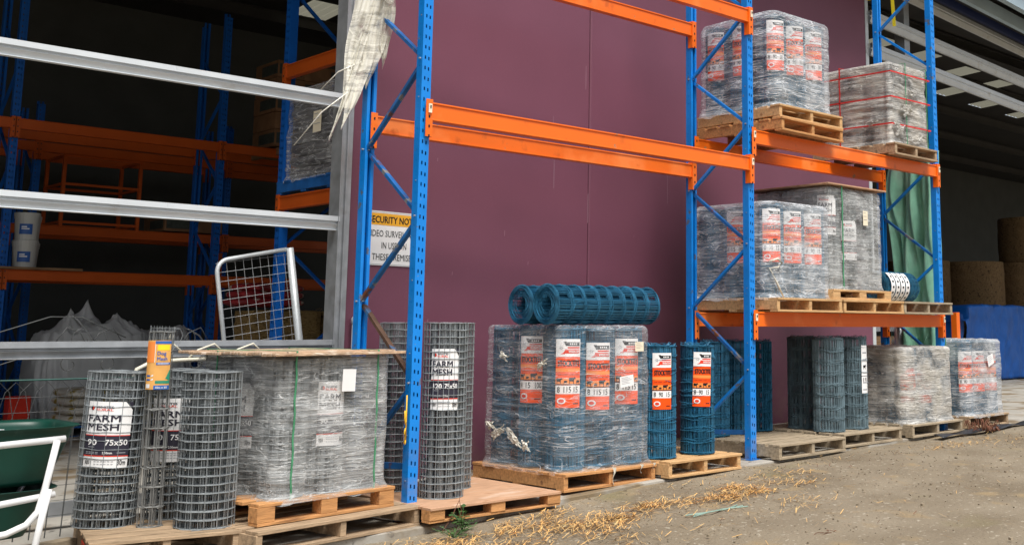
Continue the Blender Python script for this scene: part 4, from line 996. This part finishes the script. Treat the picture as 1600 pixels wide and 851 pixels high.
# ------------------------------------------------------------------ left yard bits
# leaning mesh gate panel with tube frame
t = thing('mesh_gate', 'galvanised tube gate panel with square mesh leaning behind the middle rail', 'gate panel', (.0, 1.9, -.12), 0)
t.rotation_euler = (0, -.165, .0)
w_, h_ = .62, 1.88
mb = MB(); pts = [(-.31, 0, 0), (-.31, 0, h_-.11)]
for i in range(7): a = PI-i*PI/12; pts.append((-.21+.10*math.cos(a), 0, h_-.10+.10*math.sin(a)))
pts += [(.28, 0, h_+.02)]
mb.tube(pts, .017, 12, up=(0, 1, 0)); mb.build('frame', 'galv_white', t, smooth=True)
mb = MB(); mb.tube([(.31, 0, 0), (.31, 0, h_+.03)], .030, 14); mb.build('gate_post', 'galv_white', t, smooth=True)
mb = MB()
for i in range(9): x = -.31+.62*i/9; mb.tube([(x+.02, .015, .9), (x+.02, .015, h_-.01)], .0019, 4)
for i in range(14): z = .92+i*.072; mb.tube([(-.31, .012, z), (.29, .012, z)], .0019, 4)
mb.build('mesh', 'galv', t)

# ornamental loop fence, green, and plain wire scrolls
t = thing('ornamental_fence', 'green wire garden fence with arched loops behind the grey mesh rolls', 'wire fence', (0, .98, 0))
mb = MB()
mb.tube([(-3.6, 0, .855), (-1.4, 0, .85)], .006, 6); mb.build('top_wire', 'gfence', t)
mb = MB()
for i in range(26):
    x = -3.6+i*.088; a = x-.06
    mb.tube([(x-.05, 0, -.1), (x-.02, .004, .62), (x+.02, .004, .78), (x+.075, 0, .84), (x+.13, -.004, .78), (x+.16, -.004, .62), (x+.13, 0, -.1)], .0022, 4)
for i in range(9): z = .02+i*.09; mb.tube([(-3.6, .003, z), (-1.5, .003, z+.01)], .0017, 4)
mb.build('loops', 'fwire', t)
t = thing('scroll_panel', 'thin dark wire scroll panel in front of the white bulk bags', 'wire panel', (-1.45, 1.62, 0))
mb = MB()
def scroll(cx_, cz_, r, s, turns=1.15):
    pts = []
    for i in range(22):
        a = i/21*turns*2*PI; q = r*(1-.55*i/21); pts.append((cx_+s*q*math.sin(a), 0, cz_+q*math.cos(a)-r))
    mb.tube(pts, .0032, 5, up=(0, 1, 0))
for k in range(2):
    cx_ = -.14+k*.0+k*.62
    for s in (-1, 1): scroll(cx_+s*.05, 1.16, .075, s, .8); scroll(cx_+s*.12, .98, .06, s, .9)
    for s in (-1, 1): mb.tube([(cx_, 0, 1.02), (cx_+s*.06, 0, 1.13), (cx_+s*.15, 0, 1.17), (cx_+s*.21, 0, 1.08)], .0032, 5, up=(0, 1, 0))
mb.tube([(-1.2, 0, 1.05), (-.75, 0, 1.12), (-.4, 0, 1.24), (-.2, 0, 1.24), (.1, 0, 1.1)], .004, 5)
mb.tube([(-1.2, 0, .83), (-.7, 0, .92), (-.4, 0, 1.02), (-.1, 0, .96)], .004, 5)
mb.build('scrolls', 'fwire', t, smooth=True)
mb = MB(); pts = [(-1.52, 1.0, .80), (-1.49, 1.0, .90), (-1.40, 1.0, .945), (-1.2, 1.0, .955), (-.6, 1.0, .965)]
mb.tube(pts, .014, 12); 
for k in range(3): mb.tube([(-1.42+k*.28, 1.03, .97), (-1.36+k*.28, 1.03, 1.02), (-1.25+k*.28, 1.03, 1.06), (-1.18+k*.28, 1.03, 1.0)], .007, 8)
mb.lathe([(.0, 0), (.014, .005), (.016, .02), (.008, .04), (0, .05)], 10, (-1.28, 1.0, 1.09))
tag(mb.build('bed_head', 'ctube', smooth=True), 'cream curved metal tube frame behind the thin Dog Mesh roll', 'metal frame')

# wheelbarrows bottom left (front faces)
t = thing('wheelbarrow', 'green wheelbarrow tray stack with white tube frame at the lower left corner', 'wheelbarrow', (0, 0, 0))
def tray(z1, z0, xr, m='bin', yc=.14, name='tray'):
    mb = MB()
    def f(u, v):
        a = u*2*PI; sx = (abs(math.cos(a))**.35)*(1 if math.cos(a) >= 0 else -1); sy = (abs(math.sin(a))**.35)*(1 if math.sin(a) >= 0 else -1)
        k = .84+.16*min(1, v*1.15); rim = .03 if v > .96 else 0
        return (xr-.70+(.64*k+rim)*sx, yc+(.30*k+rim)*sy, z0+(z1-z0)*min(1, v*1.03))
    mb.grid(f, 64, 14, closed_u=True)
    mb.grid(lambda u, v: (xr-.70+.64*.84*v*((abs(math.cos(u*2*PI))**.35)*(1 if math.cos(u*2*PI) >= 0 else -1)), yc+.30*.84*v*((abs(math.sin(u*2*PI))**.35)*(1 if math.sin(u*2*PI) >= 0 else -1)), z0), 64, 3, closed_u=True)
    o = mb.build(name, m, t, smooth=True); s_ = o.modifiers.new('thick', 'SOLIDIFY'); s_.thickness = .004; return o
tray(.655, .36, -2.13); tray(.34, .10, -2.22)
mb = MB()
mb.tube([(-3.3, -.26, .545), (-2.80, -.26, .578), (-2.30, -.26, .602)], .017, 12)
mb.build('handle_rail', 'wtube', t, smooth=True)
mb = MB(); mb.tube([(-3.3, .44, .58), (-2.4, .44, .60)], .017, 12); mb.build('handle_rail', 'wtube', t, smooth=True)
mb = MB(); mb.tube([(-3.3, -.26, .24), (-2.7, -.26, .285), (-2.33, -.26, .325)], .017, 12); mb.build('lower_rail', 'wtube', t, smooth=True)
mb = MB(); mb.tube([(-2.345, -.285, .60), (-2.385, -.285, .36), (-2.41, -.285, .25), (-2.46, -.285, .19), (-2.55, -.285, .155), (-2.75, -.285, .135), (-3.2, -.285, .12)], .017, 12); mb.build('leg', 'wtube', t, smooth=True)
mb = MB(); mb.tube([(-2.375, -.31, .36), (-2.41, -.31, .14), (-2.45, -.31, -.13)], .017, 12); mb.build('leg', 'wtube', t, smooth=True)
mb = MB(); mb.tube([(-2.5, .2, .02), (-2.3, .3, .35)], .014, 10); mb.tube([(-3.0, -.1, .05), (-2.55, .1, -.1), (-2.4, .2, -.12)], .013, 10); mb.build('stay', 'galv', t, smooth=True)

# ------------------------------------------------------------------ inside the shed
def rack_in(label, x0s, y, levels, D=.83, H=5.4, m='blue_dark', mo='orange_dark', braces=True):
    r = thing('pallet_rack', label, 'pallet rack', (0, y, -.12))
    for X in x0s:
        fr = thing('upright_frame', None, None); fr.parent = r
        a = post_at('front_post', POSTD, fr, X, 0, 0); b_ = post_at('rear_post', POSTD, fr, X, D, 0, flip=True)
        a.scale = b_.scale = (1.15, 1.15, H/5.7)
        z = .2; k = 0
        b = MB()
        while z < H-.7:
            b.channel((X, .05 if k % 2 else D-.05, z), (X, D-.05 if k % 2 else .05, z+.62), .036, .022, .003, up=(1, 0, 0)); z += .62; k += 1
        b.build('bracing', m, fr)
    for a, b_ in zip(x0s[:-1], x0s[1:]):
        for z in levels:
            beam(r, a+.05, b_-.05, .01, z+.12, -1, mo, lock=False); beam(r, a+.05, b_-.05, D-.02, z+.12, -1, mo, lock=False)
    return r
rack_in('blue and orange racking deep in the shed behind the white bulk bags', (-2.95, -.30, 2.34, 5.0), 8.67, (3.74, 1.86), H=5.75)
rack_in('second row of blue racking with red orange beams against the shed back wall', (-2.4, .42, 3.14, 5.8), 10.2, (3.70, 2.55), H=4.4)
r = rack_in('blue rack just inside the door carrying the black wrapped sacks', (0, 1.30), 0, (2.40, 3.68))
bpy.data.objects.remove(r) if False else None
r.location = (.60, 3.36, -.12); r.rotation_euler = (0, 0, -PI/2)
r['label'] = 'blue rack with orange beams just inside the door carrying the black wrapped sacks'
for ch in r.children:
    pass
# black wrapped sacks on a blue pallet
bp_ = pallet('blue painted pallet under the black wrapped sacks inside the door', (1.08, 2.86, 2.412), 0, w=1.0, d=1.06, m='blue_pallet', seed=30, group='pallets inside the shed')
t = thing('sack_stack', 'shiny black plastic sacks with a cream paper tag, inside the left door', 'sack stack', (1.06, 2.86, 2.545), 0)
def sack(w, d, h, seed, fr=.75):
    mb = MB()
    def f(u, v):
        a = u*2*PI; b = (v-.5)*PI; e1, e2 = .38, .6
        c = lambda x_, e: (abs(math.cos(x_))**e)*(1 if math.cos(x_) >= 0 else -1)
        s = lambda x_, e: (abs(math.sin(x_))**e)*(1 if math.sin(x_) >= 0 else -1)
        n_ = .05*noise.noise(Vector((u*9, v*5, seed)))
        return (w/2*c(b, e2)*c(a, e1)*(1+n_), d/2*c(b, e2)*s(a, e1)*(1+n_), h/2*s(b, fr)*(1+n_)+h/2)
    mb.grid(f, 40, 14, closed_u=True); return mb
for k in range(7):
    for j in range(2):
        o = sack(.86, .46, .135, k*3+j).build('sack', 'blacksack', t, smooth=True); o.location = (0, -.24+j*.48, k*.118+.0)
put('stretch_wrap', wrap_mesh(.92, .98, .86, .12, 33, amp=.012, ncol=1, mats='film_black', dome=.03), t)
sticker(t, (-.475, -.20, .50), .15, .2, (-1, 0, 0), 'lcream', lines=3); 
# cartons, wrapped, on the rack row
def cartons(label, loc, nx_, ny_, nz_, s=(.42, .36, .26), print_=True, rz=0):
    t = thing('carton_stack', label, 'carton stack', loc, rz, 'cartons on the shed racks')
    R = random.Random(int(loc[0]*10))
    for k in range(nz_):
        for i in range(nx_):
            mb = MB(); mb.box((0, 0, 0), (s[0]-.008, ny_*s[1]-.01, s[2]-.008)); 
            if (i+k) % 2 == 0: mb.box((0, -ny_*s[1]/2+.003, 0), (s[0]*.85, .004, s[2]*.6), mi=1); mb.box((-s[0]/2+.002, -.1, 0), (.004, .5, s[2]*.6), mi=1)
            o = mb.build('carton', ['carton', 'cartonprint'], t, bevel=.006); o.location = (-nx_*s[0]/2+s[0]*(i+.5)+R.uniform(-.006, .006), R.uniform(-.01, .01), s[2]*(k+.5))
    return t
cartons('tall brown carton stack high on the shed rack, left of the black sacks', (3.72, 9.0, 3.63+.15), 3, 2, 5)
cartons('brown cartons on the rack behind the galvanised post, right of the tall carton stack', (5.2, 9.0, 3.63+.15), 3, 2, 4)
cartons('pale film wrapped cartons on the back rack beside the blue upright', (2.65, 10.6, 2.57), 2, 2, 2, s=(.45, .4, .22))
pallet('dark pallet under the tall brown cartons on the shed rack', (3.72, 9.0, 3.63), 0, m='wood_dark', group='pallets inside the shed')
pallet('dark pallet under the cartons behind the galvanised post', (5.2, 9.0, 3.63), 0, m='wood_dark', group='pallets inside the shed', seed=2)
# orange wire cage
t = thing('wire_cage', 'orange steel post cage standing on the back rack shelf', 'cage', (1.30, 10.6, 2.43+.12))
mb = MB()
for x in (-.52, .52):
    for y in (-.38, .38): mb = MB(); mb.bar((x, y, 0), (x, y, 1.02), .045, .045, up=(1, 0, 0)); mb.build('corner_post', 'orange_dark', t)
mb = MB()
for z in (.06, .36, .60, 1.0):
    for y in (-.38, .38): mb.bar((-.52, y, z), (.52, y, z), .035, .03)
    for x in (-.52, .52): mb.bar((x, -.38, z), (x, .38, z), .035, .03)
mb.build('rails', 'orange_dark', t)
# white buckets
def bucket(x, y, z, label):
    t = thing('bucket', label, 'bucket', (x, y, z), 0, 'white buckets on the shed rack')
    mb = MB(); mb.lathe([(0, 0), (.125, 0), (.14, .27), (.146, .27), (.146, .30), (.15, .30), (.15, .34), (.14, .345), (0, .345)], 24); mb.build('tub', 'bucket', t, smooth=False)
    L = Label(['lblue', 'white']); L.rect(-.075, 0, .075, .13, 0, 0); L.rect(-.05, .06, .04, .075, 1, 1); L.rect(-.05, .085, .01, .10, 1, 1); L.on_cyl('label', .139, -1.9, .07, t)
bz = 1.865+.01
mb = MB(); mb.box((-.0, 9.05, bz+.0), (1.2, .9, .03)); tag(mb.build('shelf_board', 'wood_dark'), 'dark board on the rack carrying the white buckets', 'shelf board')
for (x, y, k, lab) in ((-.12, 8.82, 0, 'white bucket at the right foot of its stack beside the rack upright'), (-.12, 8.82, 1, 'white bucket on top of the right hand bucket stack'), (.02, 9.25, 0, 'white bucket behind, at the base of the rear stack'), (.02, 9.25, 1, 'white bucket behind, upper of the rear stack'), (-.50, 8.85, 0, 'white bucket left of the blue upright, lower')):
    bucket(x+.12, y+.1, bz+.016+k*.347, lab)
# bulk bags
def bulkbag(label, loc, w, d, h, seed, peaks=()):
    t = thing('bulk_bag', label, 'bulk bag', loc, 0, 'white bulk bags inside the shed')
    mb = MB()
    def f(u, v):
        a = u*2*PI; c = math.cos(a); s = math.sin(a); e = .55
        cx_ = (abs(c)**e)*(1 if c >= 0 else -1); cy_ = (abs(s)**e)*(1 if s >= 0 else -1)
        vs = .55                                       # side up to vs, then the top inwards
        pr = 1 if v < vs else max(0, 1-((v-vs)/(1-vs))**1.15)
        bul = 1+.07*math.sin(min(1, v/vs)*PI)-.05*min(1, v/vs)**4
        cr = abs(noise.noise(Vector((c*4+2, s*4, v*3+seed))))+.6*abs(noise.noise(Vector((c*9, s*9, v*5+seed))))
        n_ = .06*noise.noise(Vector((c*2, s*2, v*4+seed)))-.07*cr*(v < vs+.1)
        x = w/2*cx_*pr*bul*(1+n_); y = d/2*cy_*pr*bul*(1+n_)
        z = h*min(v/vs, 1)*.94 if v < vs else h*(.94+.06*math.sin((v-vs)/(1-vs)*PI/2))
        k = min(1, max(0, (v-.42)/.2))
        z += k*(.10*noise.noise(Vector((x*2.5, y*2.5, seed)))-.12*abs(noise.noise(Vector((x*5, y*5, seed+3))))+.03*noise.noise(Vector((x*14, y*14, seed))))
        for (px, py, ph, sg) in peaks:
            dx, dy = x-px, y-py; q = math.hypot(dx, dy*.8); an = math.atan2(dy, dx)
            z += k*ph*math.exp(-(q/(sg*(1+.4*math.sin(an*3+px*9))))**.85)
        return (x, y, z)
    mb.grid(f, 150, 100, closed_u=True); mb.build('bag_body', 'bulk', t, smooth=True)
    mb = MB()
    for (px, py, ph, sg) in peaks[:2]: mb.tube([(px-.02, py-.05, h+ph*.55), (px+.06, py-.12, h+ph*.3), (px+.16, py-.16, h-.02), (px+.20, py-.3, h-.15)], .012, 5)
    if peaks: mb.build('tie', 'bulk', t, smooth=True)
    return t
bulkbag('large white bulk bag with peaked corners tied up, in the middle of the left opening', (.95, 9.2, -.1), 1.38, 1.1, 1.24, 1, peaks=((-.36, -.3, .34, .07), (-.08, -.05, .36, .10), (.22, -.3, .26, .10), (.45, -.1, .14, .14)))
bulkbag('white bulk bag slumped right of the peaked one, at the foot of the rack', (1.80, 9.35, -.1), .90, 1.0, 1.16, 5, peaks=((.36, -.2, .16, .14), (-.1, -.2, .12, .2)))
bulkbag('edge of a white bulk bag at the far left of the picture', (-1.25, 9.0, .02), 1.0, 1.0, 1.0, 9)
pallet('low blue pallet under the yellow and white feed sacks', (.80, 8.0, gz(0)+.0), 0, w=1.15, d=.9, m='blue_pallet', group='pallets inside the shed', seed=3)
t = thing('sack_stack', 'yellow and white feed sacks stacked on the low blue pallet behind the mesh rolls', 'sack stack', (.80, 8.0, .012))
for k in range(4):
    for j in range(2): o = sack(.55, .8, .12, k+j*7).build('sack', 'yellowsack', t, smooth=True); o.location = (-.27+j*.54, 0, k*.10)
# red sacks, bale stack behind the mesh panel
t = thing('sack_stack', 'pile of red and white feed sacks on the straw bales behind the leaning mesh panel', 'sack stack', (2.0, 6.45, 1.40))
for k in range(3):
    o = sack(.9, .5, .12, k+20).build('sack', 'redsack', t, smooth=True); o.location = (.04*k, .03*k, .09*k); o.rotation_euler = (0, 0, .2*k)
def bale(label, loc, s=(.95, .48, .50), m='hay', rz=0, name='straw_bale', group='straw bales behind the mesh panel'):
    mb = MB(); R = random.Random(int(abs(loc[0]*31+loc[2]*17)))
    def f(u, v):
        a = u*2*PI; c = math.cos(a); q = math.sin(a); e = .25
        x_ = (abs(c)**e)*(1 if c >= 0 else -1); y_ = (abs(q)**e)*(1 if q >= 0 else -1)
        n_ = 1+.04*noise.noise(Vector((c*4, q*4, v*6+loc[0])))
        k = 1 if .02 < v < .98 else .0
        return (s[0]/2*x_*n_*k, s[1]/2*y_*n_*k, s[2]*min(1, max(0, (v-.02)/.96))+.01*noise.noise(Vector((c*9, q*9, v))))
    mb.grid(f, 60, 16, closed_u=True)
    for i in range(160):
        x_ = R.uniform(-.5, .5)*s[0]; z_ = R.uniform(0, 1)*s[2]; a = R.uniform(-1, 1); l_ = R.uniform(.03, .1)
        mb.tube([(x_, -s[1]/2-.004, z_), (x_+l_*math.cos(a), -s[1]/2-R.uniform(.005, .03), z_+l_*math.sin(a))], .0025, 3)
    o = mb.build(name, m); o.location = loc; o.rotation_euler = (0, 0, rz); return tag(o, label, 'bale', group)
k = 0
labs = ['lower left straw bale behind the mesh panel', 'lower middle straw bale behind the mesh panel', 'lower right straw bale near the galvanised post', 'second layer straw bale, left', 'second layer straw bale under the dark crates', 'second layer straw bale, middle', 'upper straw bale directly beneath the red sacks', 'upper straw bale right of the red sacks', 'upper straw bale nearest the galvanised post']
for kz in range(3):
    for kx in range(3):
        bale(labs[kz*3+kx], (2.2+kx*.98, 6.4+.02*kz, -.1+kz*.49), rz=.02*(kx-kz)); k += 1
for k, lab in enumerate(('dark plastic crate on the bales beside the galvanised post, lower', 'dark plastic crate on the bales beside the galvanised post, upper')):
    mb = MB(); mb.box((0, 0, .075), (.7, .5, .02)); 
    for sx, sy, w__, d__ in ((0, -.25, .7, .02), (0, .25, .7, .02), (-.35, 0, .02, .5), (.35, 0, .02, .5)): mb.box((sx, sy, .08), (w__, d__, .15))
    for q in range(8): mb.box((-.31+q*.088, -.262, .08), (.02, .006, .12))
    o = mb.build('crate', 'darkcrate'); o.location = (2.75, 5.2, .80+k*.165); tag(o, lab, 'crate', 'dark crates in the shed')
bale('dark hay bale carrying the plastic crates', (2.75, 5.3, .2), s=(1.0, .6, .60), m='hay_dark')
mb = MB(); mb.bar((2.5, 9.0, -.1), (2.5, 9.0, 2.2), .12, .12, up=(1, 0, 0)); tag(mb.build('steel_column', 'orange_dark'), 'orange steel column beside the deep shed rack', 'column')
mb = MB(); mb.box((-.05, 8.5, .12), (.24, .2, .42)); mb.box((-.05, 8.5, -.10), (.3, .26, .03)); tag(mb.build('post_guard', 'redpaint', bevel=.01), 'red post guard at the foot of the shed rack', 'post guard')

# right side, inside the shed
def round_bale(label, x, y, z, r=.62, h=1.2, m='hay_dark'):
    mb = MB(); n = 72
    def f(u, v):
        a = u*2*PI; q = r*(1-.05*max(0, (abs(v-.5)-.42)/.08)**2)*(1+.02*noise.noise(Vector((math.cos(a)*3, math.sin(a)*3, v*7+x))))
        if v in (0.0, 1.0): q = 0
        return (q*math.cos(a), q*math.sin(a), h*min(1, max(0, (v-.03)/.94)))
    mb.grid(f, n, 34, closed_u=True)
    o = mb.build('round_bale', m, smooth=False); o.location = (x, y, z); return tag(o, label, 'round bale', 'large round hay bales in the right bay')
BX = lambda k: (22.6-1.25*k, 6.75+.72*k)
for (k, z, hh, lab) in ((-.1, 2.80, 1.15, 'large brown round bale standing alone on top of the bale row at the right edge'), (0, 1.62, 1.18, 'round bale directly below the single top bale'), (1.05, 1.62, 1.18, 'dark round bale in the second row, left of the one carrying the top bale'), (2.1, 1.62, 1.18, 'dark round bale half hidden by the end rack upright'),
                       (0, 0.1, 1.5, 'bottom row round bale behind the blue tarp'), (1.05, 0.1, 1.5, 'bottom row round bale behind the orange post'), (2.1, 0.1, 1.5, 'bottom row round bale behind the overhanging pallet end')):
    x_, y_ = BX(k); round_bale(lab, x_, y_, z, .76, hh)
mb = MB()
def bt(u, v):
    # draped cover: top then falling front and left side
    x = 16.05+5*u; 
    if v < .4: y = 6.6-(v/.4)*1.7; z = 1.62
    else: y = 4.9-.12*(v-.4); z = 1.62-(v-.4)/.6*1.50
    if u < .04: z = min(z, 1.4)
    n1 = .07*noise.noise(Vector((x*1.5, v*3, 0)))+.07*abs(noise.noise(Vector((x*4+v*3, v*4, 5))))+.05*abs(noise.noise(Vector((x*7-v*6, v*9, 8))))
    z -= .12*max(0, 1-u*14)
    return (x+n1*.4, y-n1*(1 if v > .4 else .2), z+n1*(.6 if v < .45 else .1))
mb.grid(bt, 110, 50); mb.grid(lambda u, v: (16.07+.05*math.sin(v*9+u*4), 4.9+1.7*u, 1.45-(1.33)*v), 14, 14)
o = mb.build('tarp', 'bluetarp', smooth=True); s_ = o.modifiers.new('thick', 'SOLIDIFY'); s_.thickness = .004; tag(o, 'blue tarp draped over stored goods at the right edge of the yard', 'tarp')
mb = MB(); mb.bar((13.0, 3.3, 0), (13.0, 3.3, 1.44), .11, .11, up=(1, 0, 0)); mb.box((13, 3.3, .03), (.2, .2, .02)); tag(mb.build('rack_end_post', 'orange', bevel=.004), 'short bright orange post standing before the blue tarp', 'post')
mb = MB(); mb.box((12.6, 4.6, .85), (1.7, .05, .35)); mb.box((12.0, 4.65, .4), (.1, .1, .9)); mb.box((13.2, 4.65, .4), (.1, .1, .9)); tag(mb.build('timber_board', 'wood_dark'), 'brown timber board across two legs left of the orange post', 'board')
for k, (x, lab) in enumerate(((12.55, 'pale purple paper notice left of the orange post, nearer the upright'), (12.98, 'pale paper notice beside the orange post'))):
    mb = MB(); mb.box((x, 4.55, 1.32), (.34, .012, .42)); mb.box((x, 4.54, 1.34), (.30, .006, .02), mi=1); o = mb.build('notice_board', ['lgrey', 'black']); tag(o, lab, 'notice', 'paper notices in the right bay')

# ------------------------------------------------------------------ ground litter
def scatter_straw(name, areas, n, seed, m, lw=(.03, .11), r=.0016, zoff=.006):
    R = random.Random(seed); V = []; F = []
    for (cx_, cy_, sx, sy, wgt) in areas:
        for i in range(int(n*wgt)):
            x = R.gauss(cx_, sx); y = R.gauss(cy_, sy)
            if y > -.22 and x < 3: y = min(y, R.uniform(-.7, -.2))
            z = gz(x)-.018+zoff+R.random()*.014
            if y < -1.0: z -= .012*min(3, -1-y)
            z += .016*noise.noise(Vector((x*1.1, y*1.1, 0)))
            if x < 1.2: z -= .018
            a = R.uniform(0, PI); l_ = R.uniform(*lw); w__ = R.uniform(.0010, .0024); dx, dy = math.cos(a)*l_/2, math.sin(a)*l_/2; px, py = -math.sin(a)*w__, math.cos(a)*w__; t_ = R.uniform(-.012, .012)
            k = len(V); V += [(x-dx-px, y-dy-py, z-t_), (x+dx-px, y+dy-py, z+t_), (x+dx+px, y+dy+py, z+t_+.001), (x-dx+px, y-dy+py, z-t_+.001)]; F.append((k, k+1, k+2, k+3))
    mb = MB(); mb.add(V, F); o = mb.build(name, m); tag(o, None, None, kind='stuff'); return o
CL = [(2.25, -1.00, .22, .10, 1.3), (1.98, -.98, .2, .09, .7), (2.60, -.92, .2, .07, .5), (1.40, -.88, .25, .10, .9), (.93, -.95, .26, .11, 1.0), (1.15, -.90, .2, .08, .6), (.55, -1.05, .25, .12, .8),
      (-.15, -.70, .24, .12, 1.3), (.15, -.98, .3, .15, 1.1), (-.38, -.72, .2, .12, .8), (.75, -.55, .22, .08, .7), (.45, -.98, .3, .12, .8), (2.05, -1.45, .22, .08, .15), (1.9, -1.7, .25, .08, .15), (5.9, -.75, .35, .08, .4), (6.6, -.9, .4, .1, .3), (3.0, -.75, .25, .08, .3)]
R = random.Random(77); SUB = []
for (a, b, sa, sb, w__) in CL:
    for q in range(7): SUB.append((R.gauss(a, sa), R.gauss(b, sb*1.2), sa*.42, sb*.65, w__/7*R.uniform(.4, 1.6)))
SUB += [(.3, -1.1, .9, .4, .35), (3, -1.5, 2.2, .7, .25), (3.5, -.5, 2.6, .16, .5)]
SUB += [(1.2, -1.6, 1.4, .5, .6), (-.2, -1.2, .7, .3, .6), (1.5, -.9, .9, .2, .6)]
o = scatter_straw('straw_litter', SUB, 370, 5, 'straw')
MT['grit'] = mat('grey_brown_grit', (.25, .205, .145), .9, var=.5, scale=14)
R = random.Random(2); mb = MB()
for i in range(1700):
    x = R.uniform(-2, 9); y = -.25-abs(R.gauss(0, 1.6)); s_ = R.uniform(.003, .011)*(1 if R.random() < .93 else 1.8)
    z = gz(x)-.02-.012*min(3, max(0, -1-y))+.016*noise.noise(Vector((x*1.1, y*1.1, 0)))-(.018 if x < 1.2 else 0)
    mb.box((x, y, z+s_*.2), (s_*R.uniform(.7, 1.4), s_, s_*.8), R.random()*3)
tag(mb.build('gravel', 'grit'), None, None, kind='stuff')
o = scatter_straw('leaf_litter', [(-1.9, .0, .35, .25, .5), (-2.2, .9, .3, .2, .5), (2.5, -1.2, 1.6, .6, .2), (4.5, -.6, 1.2, .2, .2)], 320, 9, 'leafbrown', lw=(.02, .06))
# weeds at the foot of the left upright
def weed(name, label, loc, n, hgt, seed, m='weed', lw=.016):
    R = random.Random(seed); mb = MB()
    for i in range(n):
        a = R.random()*2*PI; q = R.uniform(.02, .16); hh = hgt*R.uniform(.4, 1)
        st = [(0, 0, 0), (q*.4*math.cos(a), q*.4*math.sin(a), hh*.6), (q*math.cos(a), q*math.sin(a), hh)]
        mb.tube(st, .0022, 4)
        for k in range(4):
            t_ = .4+.6*k/3; bx, by, bz_ = q*t_*math.cos(a), q*t_*math.sin(a), hh*t_; b = a+R.uniform(-1.6, 1.6); L_ = R.uniform(.025, .06)
            d = Vector((math.cos(b), math.sin(b), R.uniform(-.2, .5))).normalized(); s_ = Vector((-math.sin(b), math.cos(b), 0))*lw*.5; p = Vector((bx, by, bz_))
            mb.add([tuple(p), tuple(p+d*L_*.5+s_), tuple(p+d*L_), tuple(p+d*L_*.5-s_)], [(0, 1, 2, 3)], 0)
    o = mb.build(name, m); o.location = loc; return tag(o, label, 'weed')
weed('weed', 'small green leafy weed growing beside the plywood pallet', (.12, -.42, gz(.1)-.03), 12, .15, 3, lw=.04)
weed('weed', 'low sparse green weed at the foot of the weathered pallet', (-.02, -.52, gz(0)-.03), 12, .08, 5)
mb = MB(); mb.tube([(0, 0, 0), (.03, 0, .10), (.01, 0, .17), (-.05, 0, .06), (-.12, 0, -.02)], .003, 4); mb.tube([(.01, 0, .17), (.02, 0, .22)], .002, 4); o = mb.build('dry_twig', 'leafbrown'); o.location = (.12, -.36, gz(0)); tag(o, 'bent dry twig leaning before the tall mesh roll', 'twig')
# black plastic strip and dead leaves on the right
mb = MB()
def strip(u, v): x = 6.2+2.5*u; return (x, -.34+.07*u+.12*(v-.5)+.02*math.sin(x*5), gz(x)+.012+.014*math.sin(x*9+v*2)*(.5+v)+.01*math.sin(v*PI))
mb.grid(strip, 60, 5); o = mb.build('plastic_strip', 'plastic_strip', smooth=True); s_ = o.modifiers.new('thick', 'SOLIDIFY'); s_.thickness = .004; tag(o, 'crumpled black plastic strip on the ground by the far right pallets', 'plastic strip')
mb = MB(); R = random.Random(6)
for i in range(70):
    a = R.random()*2*PI; q = R.random()*.22; L_ = R.uniform(.06, .16); b = a+R.uniform(-.6, .6); z = .02+R.random()*.10
    mb.tube([(q*math.cos(a), q*.6*math.sin(a), z*.3), (q*math.cos(a)+L_*.5*math.cos(b), q*.6*math.sin(a)+L_*.4*math.sin(b), z+.02), (q*math.cos(a)+L_*math.cos(b), q*.6*math.sin(a)+L_*.7*math.sin(b), z*.6)], [.002, .008, .001], 3)
o = mb.build('dead_fern', 'leafbrown'); o.location = (7.1, -.36, gz(7)); tag(o, 'clump of red brown dead fern on the black plastic strip', 'dead leaves')
MT['twine'] = mat('pale_green_twine', (.22, .32, .27), .7)
mb = MB(); R = random.Random(8)
for k in range(4): mb.tube([(R.uniform(-.3, -.1), R.uniform(-.04, .04), 0), (-.05, R.uniform(-.05, .05), .012), (.1, R.uniform(-.04, .04), .004), (.3, R.uniform(-.06, .06), .01)], .004, 4)
o = mb.build('twine', 'twine'); o.location = (1.55, -1.35, gz(1.5)-.02); tag(o, 'pale green twine lying on the dirt at the bottom of the picture', 'twine')
mb = MB(); R = random.Random(9)
for i in range(12):
    a = R.random()*6; mb.tube([(R.uniform(-.1, .1), R.uniform(-.04, .04), .004), (R.uniform(-.1, .1)+.1*math.cos(a), R.uniform(-.05, .05), .018), (.15*math.cos(a), .08*math.sin(a), .004)], .002, 3)
o = mb.build('dead_twigs', 'leafbrown'); o.location = (1.55, -2.3, gz(1.5)-.045); tag(o, 'thin brown twigs on the bare dirt at the lower right', 'twigs')
# timbers on the ground at the lower left
mb = MB(); mb.bar((-2.9, .35, -.10), (-1.9, .72, -.10), .06, .08); tag(mb.build('timber_offcut', 'wood_grey', bevel=.004), 'grey timber offcut lying on the ground behind the wheelbarrow leg', 'timber')
